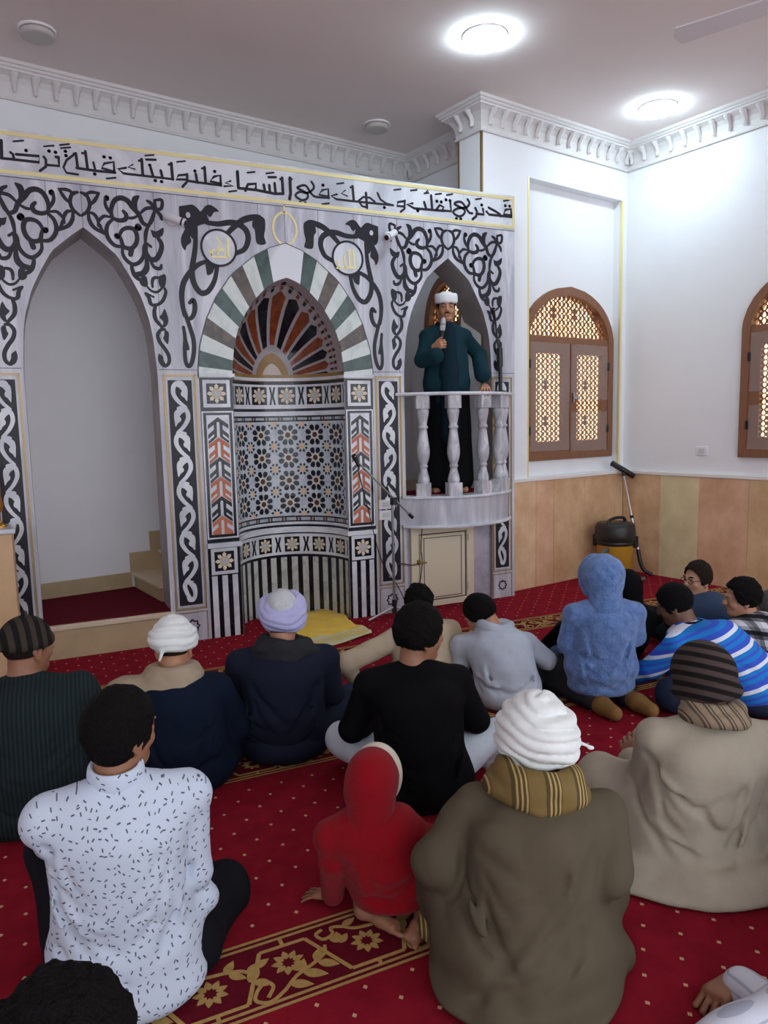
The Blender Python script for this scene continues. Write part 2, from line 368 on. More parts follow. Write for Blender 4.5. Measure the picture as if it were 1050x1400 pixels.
# ================================================================== WINDOWS
PANE_GLOW = emission('daylight_glow_pane', (1.0, 0.76, 0.44), 1.7)  # daylight behind the windows put into the panes as emission
FILM, _t, _b = _nt('clear_plastic_film')
_b.inputs['Base Color'].default_value = (*srgb(210, 205, 205), 1); _b.inputs['Roughness'].default_value = .18; _b.inputs['Alpha'].default_value = .22
_w = N(_t, 'ShaderNodeTexNoise', i_Scale=6.0, i_Detail=2.0, i_Distortion=1.5); _bp = N(_t, 'ShaderNodeBump', i_Strength=.3, i_Distance=.02)
_t.links.new(_w.outputs['Fac'], _bp.inputs['Height']); _t.links.new(_bp.outputs[0], _b.inputs['Normal'])
def lattice(mb, fn, inside, a0, a1, b0, b1, cw, ch, th, holes_off=()):
    """pierced panel: almond holes in staggered rows with solid rosettes; fn(a, b, depth)"""
    nx = max(1, round((a1 - a0) / cw)); ny = max(1, round((b1 - b0) / ch)); cw = (a1 - a0) / nx; ch = (b1 - b0) / ny
    K = 12
    for j in range(ny):
        for i in range(nx):
            cx, cy = a0 + (i + .5) * cw, b0 + (j + .5) * ch
            ro, rin = [], []
            for q in range(K):
                t = 2 * PI * q / K + PI / K * 0
                dx, dy = math.cos(t), math.sin(t); s = 1 / max(abs(dx), abs(dy))
                ro.append((cx + dx * s * cw / 2, cy + dy * s * ch / 2))
                lean = (.35 if (i + j) % 2 else -.35)
                hx, hy = .27 * cw * math.cos(t), .38 * ch * math.sin(t) * (1.0 + .12 * abs(math.sin(t)))
                rin.append((cx + hx * (1 - .45 * (dy * (1 if (i + j) % 2 else -1)) ), cy + hy))
            if not all(inside(*p) for p in ((cx - cw / 2, cy - ch / 2), (cx + cw / 2, cy - ch / 2), (cx - cw / 2, cy + ch / 2), (cx + cw / 2, cy + ch / 2))):
                if not inside(cx, cy): continue
                mb.add([fn(*p, 0) for p in ro], [tuple(range(K))], 0); continue
            off = .0
            if (i % 5 == 2 and j % 7 in (3, 4)):
                s2 = .25; rin = [(cx + (p[0] - cx) * s2, cy + (p[1] - cy) * s2) for p in rin]
            vs = [fn(*p, 0) for p in ro] + [fn(*p, 0) for p in rin] + [fn(*p, th) for p in rin]
            fs = [(q, (q + 1) % K, K + (q + 1) % K, K + q) for q in range(K)] + [(K + q, K + (q + 1) % K, 2 * K + (q + 1) % K, 2 * K + q) for q in range(K)]
            mb.add(vs, fs, 0)
def arched_window(name, c, hw, z0, zs, za, fn, tab, film=True, shut_z=None):
    """fn(a, z, depth): depth > 0 goes into the wall. Frame, fanlight lattice, two shutters with lattice, pane glowing in place of daylight"""
    fw = .075
    fr = MB(); k = 16
    ring = lambda w_, a0_, a1_, zz0: [(c - w_, zz0), (c - w_, zs)] + [(c - arch_half(i / k, w_, zs, a1_, tab=tab)[0], arch_half(i / k, w_, zs, a1_, tab=tab)[1]) for i in range(1, k)] + [(c, a1_)] + [(c + arch_half(i / k, w_, zs, a1_, tab=tab)[0], arch_half(i / k, w_, zs, a1_, tab=tab)[1]) for i in range(k - 1, 0, -1)] + [(c + w_, zs), (c + w_, zz0)]
    A = ring(hw, 0, za, z0); B = ring(hw - fw, 0, za - fw * 1.1, z0 + fw); n = len(A)
    vs = [fn(*p, -.035) for p in A] + [fn(*p, -.035) for p in B] + [fn(*p, .02) for p in A] + [fn(*p, .09) for p in B]
    fs = []
    for i in range(n):
        j = (i + 1) % n; fs += [(i, j, n + j, n + i), (n + i, n + j, 3 * n + j, 3 * n + i), (2 * n + i, 2 * n + j, j, i)]
    fr.add(vs, fs, 0)
    def bx(a0, a1, b0, b1, d0, d1, m=fr, mi=0):
        m.add([fn(a0, b0, d0), fn(a1, b0, d0), fn(a1, b1, d0), fn(a0, b1, d0), fn(a0, b0, d1), fn(a1, b0, d1), fn(a1, b1, d1), fn(a0, b1, d1)],
              [(0, 1, 2, 3), (4, 7, 6, 5), (0, 4, 5, 1), (1, 5, 6, 2), (2, 6, 7, 3), (3, 7, 4, 0)], mi)
    iw = hw - fw
    bx(c - iw, c + iw, zs - .035, zs + .02, -.02, .07)
    win = fr.build(name, WOOD, kind='structure')
    fan = MB()
    def inside(a, b):
        if b < zs + .02 or b > za - .01: return False
        w_, _ = arch_half((b - zs) / (za - zs), hw - .02, zs, za, tab=tab); return abs(a - c) < w_
    lattice(fan, lambda a, b, d: fn(a, b, .03 + d), inside, c - hw + .01, c + hw - .01, zs + .02, za - .02, .062, .058, .012)
    fan.build('fanlight_lattice', WOOD, win)
    zt = zs - .035; zb = z0 + fw
    for sg in (-1, 1):
        sh = MB(); a0, a1 = sorted((c + sg * .006, c + sg * iw)); st, rt = .10, .11
        bx(a0, a0 + st, zb, zt, -.025, .02, sh); bx(a1 - st, a1, zb, zt, -.025, .02, sh)
        bx(a0 + st, a1 - st, zb, zb + rt, -.025, .02, sh); bx(a0 + st, a1 - st, zt - rt, zt, -.025, .02, sh)
        lattice(sh, lambda a, b, d: fn(a, b, .0 + d), lambda a, b: True, a0 + st, a1 - st, zb + rt, zt - rt, .068, .050, .012)
        s_ = sh.build('shutter', WOOD, win)
        hg = MB()
        for zz in (zb + .22, zt - .22): bx(c + sg * (iw - .012), c + sg * (iw + .012), zz - .04, zz + .04, -.04, -.02, hg)
        hg.build('hinge', BLKP, s_)
        if film:
            pf = MB(); b0, b1 = (zb + .02, zt - .01) if sg < 0 else (zb + .0, zb + .40)
            def sheet(p0, p1, q0, q1):
                g = 14; vs = []
                for i in range(g + 1):
                    for j in range(g + 1):
                        vs.append(fn(p0 + (p1 - p0) * i / g, q0 + (q1 - q0) * j / g, -.031 - .004 * math.sin(i * 1.9 + j * .7) - .003 * math.sin(j * 2.3)))
                pf.add(vs, [(i * (g + 1) + j, (i + 1) * (g + 1) + j, (i + 1) * (g + 1) + j + 1, i * (g + 1) + j + 1) for i in range(g) for j in range(g)], 0, True)
            sheet(a0 + .01, a1 - .01, b0, b1)
            if sg > 0: sheet(a0 + .01, a1 - .01, zb + .52, zt - .01)
            pf.build('plastic_film', FILM, s_)
    hd = MB(); bx(c + .02, c + .035, (zb + zt) / 2 - .05, (zb + zt) / 2 + .05, -.055, -.025, hd); bx(c + .02, c + .10, (zb + zt) / 2 - .01, (zb + zt) / 2 + .01, -.06, -.045, hd)
    hd.build('handle', STEEL, win)
    pn = MB(); P = ring(iw + .03, 0, za - fw * .7, zb - .03); pn.add([fn(*p, .12) for p in P], [tuple(range(len(P)))], 0)
    pn.build('glowing_pane', PANE_GLOW, win)
    return win
arched_window('window_1', W1C, W1H, W1Z0, W1ZS, W1ZA, lambda a, b, d: room(a, N_REC - .004 + d, b), WTAB)
arched_window('window_2', W2C, W2H, 1.243, 2.405, 2.93, lambda a, b, d: room(U_R - .004 + d, a, b), WTAB)
arched_window('window_3', W3C, W3H, 1.6, 2.6, 3.1, lambda a, b, d: room(U_S - .004 + d, a, b), WTAB, film=False)
# ================================================================== MARBLE SCREEN WALL
ATAB = [(0, 1), (.06, .995), (.28, .96), (.40, .92), (.57, .80), (.70, .65), (.83, .475), (.93, .21), (1, 0)]
A_HW, A_ZA = .437, 3.000
N_HW, N_ZA = .456, 2.752            # niche opening
O_HW, O_ZA = .708, 3.004            # outer edge of the striped arch
NTAB = [(0, 1), (.08, .995), (.33, .945), (.47, .87), (.62, .745), (.75, .60), (.86, .42), (.93, .28), (.97, .15), (1, 0)]
OTAB = [(0, 1), (.08, .995), (.24, .965), (.43, .88), (.58, .775), (.75, .60), (.90, .335), (.97, .15), (1, 0)]
SCR = thing('marble_screen', (XM, 0, 0), 'tall grey veined marble screen wall with black arabesque inlay and inscription band', 'wall')
TS, TE = .345, .11
OPEN = [(XL, A_HW, .30, ZSP, A_ZA, ATAB), (XM, N_HW, 0, ZSP, N_ZA, NTAB), (XR, A_HW, .72, ZSP, A_ZA, ATAB)]
mb = MB()
def sq(p, Y=0.0): return [(a, Y, b) for a, b in p]
xs = X0
for (c, hw, z0, zs, za, tab) in OPEN:
    mb.add(sq([(xs, 0), (c - hw, 0), (c - hw, zs), (xs, zs)]), [(0, 1, 2, 3)]); mb.add(sq([(xs, zs), (c - hw, zs), (c - hw, ZT1), (xs, ZT1)]), [(0, 1, 2, 3)])
    k = 28; tt = [1 - (1 - i / k) ** 1.6 for i in range(k + 1)]
    H = [(arch_half(t, hw, zs, za, tab=tab)) for t in tt]
    for sg in (-1, 1):
        for i in range(k):
            (w0, a0), (w1, a1) = H[i], H[i + 1]
            mb.add(sq([(c + sg * w0, a0), (c + sg * w1, a1), (c + sg * w1, ZT1), (c + sg * w0, ZT1)]), [(0, 1, 2, 3) if sg < 0 else (3, 2, 1, 0)])
            if c != XM: mb.add([(c + sg * w0, 0, a0), (c + sg * w1, 0, a1), (c + sg * w1, TS, a1), (c + sg * w0, TS, a0)], [(0, 1, 2, 3)], 1)
        if c != XM:
            mb.add([(c + sg * hw, 0, 0), (c + sg * hw, 0, zs), (c + sg * hw, TS, zs), (c + sg * hw, TS, 0)], [(0, 1, 2, 3)], 1)
    xs = c + hw
mb.add(sq([(xs, 0), (X1, 0), (X1, ZT1), (xs, ZT1)]), [(0, 1, 2, 3)])
mb.add([(X0, 0, ZT1), (X1, 0, ZT1), (X1, TE, ZT1), (X0, TE, ZT1)], [(0, 1, 2, 3)]); mb.add([(X0, 0, ZT1), (3.72, 0, ZT1), (3.72, TS, ZT1), (X0, TS, ZT1)], [(0, 1, 2, 3)])
mb.add([(X1, 0, 0), (X1, 0, ZT1), (X1, TE + .05, ZT1), (X1, TE + .05, 0)], [(0, 1, 2, 3)]); mb.add([(X0, 0, 0), (X0, 0, ZT1), (X0, TS, ZT1), (X0, TS, 0)], [(0, 1, 2, 3)])
REV = marble('reveal_stone', srgb(160, 153, 151), srgb(136, 129, 127), 3, (1, 1, 1), .5, .7)
# back of the screen with the same openings (seen through the doorway from the side)
mb.build('facing', [MARB, REV], SCR)
# joints between slabs
mb = MB()
def jv(x, z0, z1, w=.002): mb.box((x - w, -.0006, z0), (x + w, .001, z1))
def jh(z, x0, x1, w=.0022): mb.box((x0, -.0006, z - w), (x1, .001, z + w))
for x, z0, z1 in ((XL, A_ZA, ZT0), (XR, A_ZA, ZT0), (.865, 2.045, ZT0), (2.785, 2.045, ZT0), (XM, O_ZA, ZT0), (.62, 3.02, ZT0), (.17, 2.96, ZT0), (3.03, 2.98, ZT0), (3.5, 2.97, ZT0), (2.4, 2.88, ZT0), (1.25, 2.88, ZT0), (1.62, 3.03, ZT0), (2.1, 3.0, ZT0), (2.56, 3.15, ZT0)): jv(x, z0, z1, .0018)
for a, b in ((X0, XL - A_HW - .012), (XL + A_HW + .012, .865), (.865, XM - O_HW), (XM + O_HW, 2.785), (2.785, XR - A_HW - .012), (XR + A_HW + .012, X1)): jh(2.045, a, b)
for x in (1.205, 2.39, 2.80, .73, 1.7, -.08): jv(x, ZT0, ZT1, .0016)
jh(ZT0, X0, X1, .0025)
mb.build('slab_joints', SEAM, SCR)
S3 = lambda a, b, d: (a, -d, b)

# ---- inscription band: white marble course, gold edge strips, black letters
band = MB(); band.box((X0, -.004, ZT0 + .004), (X1, .001, ZT1)); band = band.build('inscription_band', MARB2, SCR)
mb = MB()
for z, w in ((ZT1 - .026, .012), (ZT0 + .03, .012)):
    mb.prism([(X0, z - w), (X1 - .004, z - w), (X1 - .004, z + w), (X0, z + w)], S3, .003, .008)
mb.prism([(X1 - .026, ZT0 + .018), (X1 - .004, ZT0 + .018), (X1 - .004, ZT1 - .014), (X1 - .026, ZT1 - .014)], S3, .003, .009)
mb.build('gold_border', GOLD, band)
LET = []     # (crop origin, crop scale, strokes: width, points)
LET.append(((0, 170), 5.833, '22:10,130 14,270;20:10,272 92,280;20:92,280 312,305 312,256 130,241;20:84,226 104,240 112,284;13:106,138 186,132;25:207,211 209,211;20:350,262 366,285 366,338 320,372;20:366,325 471,334 467,264;22:446,262 466,266;25:390,215 392,215;25:441,225 443,225;13:350,178 428,172;17:596,238 530,288 506,345 530,388 622,402;21:604,234 620,350;20:590,238 606,236;20:612,350 758,372 918,387;21:680,218 698,356;17:655,232 682,232;18:744,306 760,370;19:912,388 906,302 832,314 810,350 912,380;25:828,262 830,262;25:878,270 880,270;14:850,434 921,428;25:754,398 757,398;13:476,168 550,160;13:486,192 560,186;25:520,217 522,217;25:525,252 527,252'))
LET.append(((150, 180), 5.833, '17:128,290 66,300 110,335 300,357 506,381;21:254,222 263,345;17:232,234 256,228;11:182,264 146,284 200,302;12:282,193 350,187;17:290,224 365,226;20:326,290 346,360;24:318,270 320,270;20:406,312 421,372;24:361,392 364,392;24:412,400 414,400;22:490,254 501,382;17:470,264 492,258;12:535,243 600,237;17:617,344 548,350 528,382 612,384;19:616,340 618,398 580,441;20:686,340 697,408;24:677,316 679,316;18:622,394 760,414 888,430;21:755,286 764,412;16:734,296 756,290;19:886,432 881,350 832,360 800,396 886,418;24:835,320 837,320;15:962,396 920,408 984,434 912,437;13:950,480 1010,473'))
LET.append(((300, 200), 5.833, '22:142,204 150,335;19:150,335 290,350 440,380 508,380;19:206,356 210,340 226,305 290,300 287,350;12:221,212 279,206;19:352,308 362,362;19:396,312 402,372;19:438,296 446,376;21:498,254 506,380;17:484,264 500,258;22:560,254 566,380 558,422;17:560,256 574,264;12:372,218 430,212;17:390,248 448,248'))
LET.append(((400, 215), 6.5625, '17:326,366 205,356 160,320 112,254 40,274 84,300 132,332 128,372 80,386 24,346 62,312 130,322 178,292 190,262 168,222;25:65,408 67,408;25:111,412 113,412;17:322,370 318,286 266,296 234,336 322,356;25:270,252 272,252;14:264,423 325,414;13:396,240 456,232;17:395,334 346,348 390,378 546,396;21:536,262 547,392;17:518,272 538,266;11:470,299 436,324 490,352;17:546,396 900,432;17:590,392 632,358 690,364 736,402;17:590,394 622,440 668,452;21:656,322 666,456;17:760,322 786,380 840,418 892,431;25:820,452 822,452;18:1006,394 942,404 934,438 1002,444;18:1004,390 1002,462 968,491;13:908,295 968,288'))
LET.append(((540, 230), 6.176, '17:146,298 98,304 160,340 300,352 412,362;19:244,288 262,346;19:302,232 312,350;25:189,358 191,358;12:130,190 182,184;12:244,214 284,210 272,190 262,206;17:345,354 376,312 408,330 396,360 350,356;23:350,280 352,280;23:387,286 389,286;12:340,222 388,216;17:396,358 472,364 465,288;23:427,268 429,268;23:461,276 463,276;12:434,228 482,220;17:650,382 620,372 560,288 498,302 584,352 572,396 530,406 488,370 530,340 600,332 626,296 610,264;23:515,428 517,428;23:551,430 553,430;19:676,338 690,368 682,408 652,432;18:688,386 746,392 740,344;23:728,312 730,312;12:678,264 725,257;18:788,334 848,366 886,392 888,408;18:770,366 792,392 980,413;19:980,412 976,346 930,352 914,390 978,402;23:928,318 930,318;23:964,322 966,322;12:914,278 960,271'))
def trace(spec, conv, wk):
    """'w:x,y x,y ...;...' -> list of (points, widths)"""
    out = []
    for s_ in spec.split(';'):
        w, p = s_.split(':'); p = [tuple(float(v) for v in q.split(',')) for q in p.split()]
        out.append(([conv(*q) for q in p], float(w) * wk))
    return out
mb = MB()
for (ox, oy), sc, spec in LET:
    x_, z_ = wpx(ox + 60, oy + 60); x2, _ = wpx(ox + 62, oy + 60); _, z2 = wpx(ox + 60, oy + 62)
    for pts, w in trace(spec, lambda a, b: wpx(ox + a / sc, oy + b / sc), 1 / sc * .5 * (abs(x2 - x_) / 2 + abs(z2 - z_) / 2)):
        mb.ribbon(pts if len(pts) < 7 else catmull(pts, 4), [w * 1.12] * (len(pts) if len(pts) < 7 else len(catmull(pts, 4))), lambda a, b, d: (a, -.0042 - d, b), .0010 + DEP())
mb.build('lettering', BLACK, band)

# ---- black arabesque of the pointed arches (one half traced, mirrored)
ARA = [((100, 230), 7.0, '''28:65,232 120,258 152,340 132,408 72,452;24:100,258 160,230 242,238;26:244,238 205,306 160,348;26:150,424 196,440 236,500 236,552;30:138,438 150,500 200,570 304,628;24:236,520 262,482 300,458 352,468;26:256,540 272,592 312,628;46:322,284 320,290;26:304,296 310,350 336,400 366,440;38:378,478 366,400 400,312 462,286 530,312 582,378 642,442 682,522 742,556;34:488,412 518,448 506,492 440,500 378,474;22:520,476 580,478 640,456;32:384,488 332,540 320,620 352,692 410,742 492,752;34:448,642 482,590 540,572 600,592 626,660 610,732 560,770 492,750 468,690 448,642;58:634,566 640,570;48:424,648 430,654;44:572,772 560,826;30:478,770 486,832 530,890 590,922 650,900 690,840 694,760 712,716;26:660,432 712,390 770,384 800,402;32:802,414 772,500 736,556;26:802,310 872,308 870,384 820,392 802,312;28:728,314 772,345 790,392;28:820,410 858,450 872,492;30:736,560 714,620 708,704;24:708,712 764,752;40:832,664 868,724 864,790 820,868 760,872 716,812 714,752;28:760,892 800,950 856,962 868,930;38:720,862 722,940 684,1000 620,1012;30:568,912 580,980 622,1044''',
        '''570,310 590,270 652,266 630,330 634,400 652,450 580,398;760,588 820,606 888,572 884,640 840,666 786,660;640,560 610,540 640,530 670,560'''),
       ((160, 360), 9.333, '''40:196,40 228,138 290,200 344,216;52:412,0 402,80 342,138 262,150;26:408,298 460,350 530,370 590,334 622,280;34:582,184 502,188 476,232 480,304;36:632,310 656,370 620,470 560,522 498,532;40:386,386 430,440 452,512 502,546;24:400,386 494,432;42:520,540 502,620 522,720 606,816;40:640,846 590,850 548,910 570,1000 640,1090 692,1180 694,1270 644,1312 592,1282''',
        '''298,220 350,158 400,180 416,280 372,304 320,272;575,160 640,142 662,200 640,304 580,304 556,220;636,578 662,622 690,730 662,802 608,824 622,750 570,690 600,650;638,846 690,880 696,940 680,1034 620,960 632,920;560,1148 615,1190 626,1240 656,1304 600,1314 558,1260 548,1200''')]
AX = wpx(109.3, 300)[0]                       # traced apex line
HALF_W = .437
def arabesque(cx, sg, name, x_lim=None):
    mb = MB(); kx = .955
    f3 = lambda a, b, d: (cx + sg * a, -d, b)
    for (ox, oy), sc, strokes, polys in ARA:
        cv = lambda a, b: ((wpx(ox + a / sc, oy + b / sc)[0] - AX) * kx, wpx(ox + a / sc, oy + b / sc)[1])
        wk = 1 / sc * .0056
        for pts, w in trace(strokes, cv, wk):
            q = catmull(pts, 6) if len(pts) > 2 else pts
            n = len(q); ws = [w * (1 if n < 8 else .82 + .36 * math.sin(PI * i / (n - 1))) for i in range(n)]
            mb.ribbon(q, ws, f3, .0012 + DEP())
        for p in polys.split(';'):
            q = [cv(*[float(v) for v in t.split(',')]) for t in p.split()]
            q = catmull(q + [q[0]], 4)[:-1]
            mb.prism(q, f3, 0, .0012 + DEP())
    return mb.build('arabesque_inlay', BLACK, SCR)
for cx, sg in ((XL - .01, 1), (XL - .01, -1), (XR, 1), (XR, -1)): arabesque(cx, sg, 'a')

# ---- arabesque and medallion over the niche arch (left side traced, right mirrored)
NIC = [((235, 265), 6.3636, '''42:300,250 400,262 500,250 572,262 640,312 664,390 632,480 552,520;44:480,348 560,270 640,220 740,204 786,224;40:206,290 204,450 190,560 174,662 186,760 222,832 266,866 322,840 372,750 394,632;38:304,586 220,622 150,692 100,780 86,880 95,980 112,1060;36:300,600 330,630''',
        '''60,108 120,100 180,95 228,132 250,152 300,100 352,105 408,152 368,160 340,200 318,195 305,180 318,225 330,245 230,278 215,300 120,302 72,252;700,240 760,200 806,220 812,300 802,370 816,436 740,432 722,320 700,285;118,296 215,290 216,380 180,392 158,366 168,420 130,452 115,492 86,450 80,380;290,598 400,612 370,650 352,690 310,708 298,660'''),
       ((235, 380), 10.37, '''50:205,10 152,100 138,250 160,420 212,570 262,720 306,880 312,1050 282,1200 236,1252 194,1180 182,1000 185,850 165,700;56:222,590 282,560 320,480 325,380 300,312 252,352''', '''155,678 195,740 218,880 250,1012 192,1022 165,1000''')]
MC = wpx(299, 339); MR = .128
for sg in (1, -1):
    mb = MB(); mir = lambda a: a if sg > 0 else 2 * XM - a
    f3 = lambda a, b, d: (mir(a), -d, b)
    for (ox, oy), sc, strokes, polys in NIC:
        cv = lambda a, b: wpx(ox + a / sc, oy + b / sc)
        for pts, w in trace(strokes, cv, 1 / sc * .0058):
            q = catmull(pts, 6); n = len(q); ws = [w * (.85 + .3 * math.sin(PI * i / (n - 1))) for i in range(n)]; mb.ribbon(q, ws, f3, .0012 + DEP())
        for p in polys.split(';'):
            q = [cv(*[float(v) for v in t.split(',')]) for t in p.split()]; mb.prism(catmull(q + [q[0]], 4)[:-1], f3, 0, .0012 + DEP())
    hc = wpx(235 + 140 / 6.3636, 265 + 185 / 6.3636)
    mb.prism([(hc[0] + .016 * math.cos(t * PI / 8), hc[1] + .02 * math.sin(t * PI / 8)) for t in range(16)], f3, .0028, .0034, 1)
    mb.build('arabesque_inlay', [BLACK, MARB], SCR)
    md = MB(); cx = mir(MC[0])
    circ = lambda r: [(cx + r * math.cos(t * PI / 20), MC[1] + r * math.sin(t * PI / 20)) for t in range(41)]
    md.prism(circ(MR)[:-1], S3, .0018, .004, 0); md.ribbon(circ(MR), [.016] * 41, lambda a, b, d: (a, -.004 - d, b), .003, 1, False)
    md = md.build('medallion', [MARB2, BLACK], SCR)
    gl = MB()
    if sg > 0: sp, o_, sc = '17:486,396 490,552;15:392,386 426,438 388,472 440,478;15:326,502 350,548 492,552;14:352,492 462,490 462,540;14:346,540 346,504;13:398,492 398,545', (235, 265), 6.3636
    else: sp, o_, sc = '8:803,386 810,462;8:784,396 790,462;8:764,412 770,466;7:734,430 742,466;8:734,466 814,466;7:776,388 790,396', (230, 220), 3.182
    for pts, w in trace(sp, lambda a, b: wpx(o_[0] + a / sc, o_[1] + b / sc), 1 / sc * .0057): gl.ribbon(pts, [w] * len(pts), lambda a, b, d: (a, -.0042 - d, b), .003)
    gl.build('gold_lettering', GOLD, md)
rg = MB(); rc = wpx(389.5, 313); rg.ribbon([(XM + .093 * math.cos(t * PI / 20), rc[1] + .118 * math.sin(t * PI / 20)) for t in range(41)], [.016] * 41, S3, .004, 0, False)
rg.ribbon([(XM, rc[1] + .115), (XM, ZT0 + .01)], [.014, .014], S3, .004)
rg.build('gold_ring', GOLD, SCR)

# ---- pilasters: black panel with white scrolling vine, gold frame, star base
VZ0, VZ1 = .283, 1.970
def pilaster(xc, hw, zc=None):
    p = MB(); p.prism([(xc - hw, VZ0), (xc + hw, VZ0), (xc + hw, VZ1), (xc - hw, VZ1)], S3, 0, .0016, 0); p = p.build('pilaster_panel', BLACK, SCR)
    v = MB(); nU = 9; uh = (VZ1 - VZ0 - .012) / nU; k = hw * 2 / 265.0; kz = uh / 280.0
    f3 = lambda a, b, d: (a, -.0016 - d, b)
    for i in range(nU):
        zt = VZ1 - .008 - i * uh; sg = 1 if i % 2 else -1
        cv = lambda a, b: (xc + sg * (a - 265) * k, zt - (b - 420) * kz)
        st = [(212, 706), (290, 632), (338, 545), (326, 462), (272, 432), (235, 436)] if i else [(212, 706), (290, 640), (340, 560), (336, 480), (300, 440), (245, 438), (215, 480)]
        if i == nU - 1: st = [(268, 640), (310, 560), (330, 480), (310, 440), (272, 428)]
        q = catmull([cv(*t) for t in st], 6); n = len(q); v.ribbon(q, [46 * k * (.8 + .3 * math.sin(PI * j / (n - 1))) for j in range(n)], f3, .0010 + DEP())
        if i < nU - 1: lf = [(262, 428), (196, 466), (182, 520), (186, 580), (194, 636), (222, 600), (255, 575), (258, 545), (246, 525), (275, 490), (305, 470)]
        else: lf = [(262, 428), (206, 470), (190, 540), (200, 620), (240, 670), (300, 660), (315, 600), (286, 585), (268, 620), (240, 600), (244, 540), (275, 480), (300, 450)]
        q = catmull([cv(*t) for t in lf + [lf[0]]], 4)[:-1]; v.prism(q, f3, 0, .0010 + DEP())
        if i: q = [cv(*t) for t in ((222, 432), (282, 416), (268, 452))]; v.prism(q, f3, 0, .0010 + DEP())
    v.build('vine_inlay', MARB2, p)
    g = MB()
    def frame(a0, a1, b0, b1, w, d=.006):
        for q in ([(a0, b0), (a1, b0), (a1, b0 + w), (a0, b0 + w)], [(a0, b1 - w), (a1, b1 - w), (a1, b1), (a0, b1)], [(a0, b0), (a0 + w, b0), (a0 + w, b1), (a0, b1)], [(a1 - w, b0), (a1, b0), (a1, b1), (a1 - w, b1)]): g.prism(q, S3, 0, d)
    frame(xc - hw - .032, xc + hw + .032, VZ0 - .035, VZ1 + .042, .007); frame(xc - hw - .02, xc + hw + .02, VZ0 - .023, VZ1 + .030, .0035, .004)
    g.build('gold_frame', GOLD2, p)
    b = MB(); b.prism([(xc - hw - .028, .012), (xc + hw + .028, .012), (xc + hw + .028, VZ0 - .062), (xc - hw - .028, VZ0 - .062)], S3, 0, .0012, 0)
    zc = .5 * (.012 + VZ0 - .062); r = hw * .62
    st = [(xc + r * (1 if j % 2 == 0 else .74) * math.cos(j * PI / 8 + PI / 2), zc + r * (1 if j % 2 == 0 else .74) * math.sin(j * PI / 8 + PI / 2)) for j in range(17)]
    b.ribbon(st, [.014] * 17, S3, .003, 1, False)
    a0, a1, b0, b1 = xc - hw - .032, xc + hw + .032, .010, VZ0 - .056
    for q in ([(a0, b1 - .006), (a1, b1 - .006), (a1, b1), (a0, b1)], [(a0, b0), (a0 + .006, b0), (a0 + .006, b1), (a0, b1)], [(a1 - .006, b0), (a1, b0), (a1, b1), (a1 - .006, b1)]): b.prism(q, S3, 0, .005, 2)
    b.build('star_base', [MARB, BLACK, GOLD2], SCR)
for xc in (.980, 2 * XM - .980): pilaster(xc, .086)
for xc in (-.176, 3.806): pilaster(xc, .072)
# ================================================================== PRAYER NICHE (mihrab)
MIH = thing('prayer_niche', (XM, 0.2, 0), 'arched prayer niche of striped marble with mosaic and fan shaped half dome', 'prayer niche')
ND = .50                                                 # depth of the niche (half ellipse plan)
_ts = np.linspace(0, PI, 400); _cx, _cy = -N_HW * np.cos(_ts), ND * np.sin(_ts)
_arc = np.concatenate([[0], np.cumsum(np.hypot(np.diff(_cx), np.diff(_cy)))]); NARC = float(_arc[-1])
def cyl(s, z, d):                                        # arc length s, height z, depth d out of the surface
    t = float(np.interp(s, _arc, _ts)); nx, ny = -math.cos(t) / N_HW, math.sin(t) / ND; l = math.hypot(nx, ny)
    return (XM - N_HW * math.cos(t) - d * nx / l, ND * math.sin(t) - d * ny / l, z)
def cstrip(mb, s0, s1, z0, z1, d, mi, n=None):
    n = n or max(2, int((s1 - s0) / .03)); 
    vs = [cyl(s0 + (s1 - s0) * i / n, z, d) for z in (z0, z1) for i in range(n + 1)]
    mb.add(vs, [(i, i + 1, n + 2 + i, n + 1 + i) for i in range(n)], mi)
# ---- striped voussoirs round the arch
def arch_pt(tab, hw, za, ang):                            # point of the arch curve seen from its centre under angle
    for i in range(200):
        t0, t1 = i / 200, (i + 1) / 200
        w0, z0 = arch_half(t0, hw, 0, za - ZSP, tab=tab); w1, z1 = arch_half(t1, hw, 0, za - ZSP, tab=tab)
        a0, a1 = math.atan2(z0, w0), math.atan2(z1, w1)
        if a0 <= ang <= a1 + 1e-9:
            k = 0 if a1 == a0 else (ang - a0) / (a1 - a0); return w0 + (w1 - w0) * k, z0 + (z1 - z0) * k
    return 0.0, za - ZSP
VM = [CREAM_ST, GREEN_ST, CREAM_ST, BROWN_ST, CREAM_ST, GREEN_ST, CREAM_ST, BROWN_ST, CREAM_ST, GREEN_ST]
bnd = [0, 7.5, 17, 27.5, 37, 46.5, 55, 64.5, 71, 77.5, 83.5]
bnd = [0, 6.5, 16, 25.5, 35, 44, 52.5, 60, 67.5, 74.5, 81.5]
for sg in (-1, 1):
    for i in range(10):
        a0, a1 = math.radians(bnd[i]), math.radians(bnd[i + 1]); mb = MB()
        inn = [arch_pt(NTAB, N_HW, N_ZA, a0 + (a1 - a0) * q / 3) for q in range(4)]; out = [arch_pt(OTAB, O_HW, O_ZA, a0 + (a1 - a0) * q / 3) for q in range(4)]
        if i == 0: inn[0] = (N_HW, 0); out[0] = (O_HW, 0)
        poly = [(XM + sg * w, ZSP + z) for w, z in inn] + [(XM + sg * w, ZSP + z) for w, z in reversed(out)]
        mb.prism(poly, S3, -.03, .006, 0); mb.build('voussoir', VM[i], MIH)
mb = MB(); inn = [arch_pt(NTAB, N_HW, N_ZA, math.radians(a)) for a in (81.5, 84, 87)]; out = [arch_pt(OTAB, O_HW, O_ZA, math.radians(a)) for a in (81.5, 84, 87)]
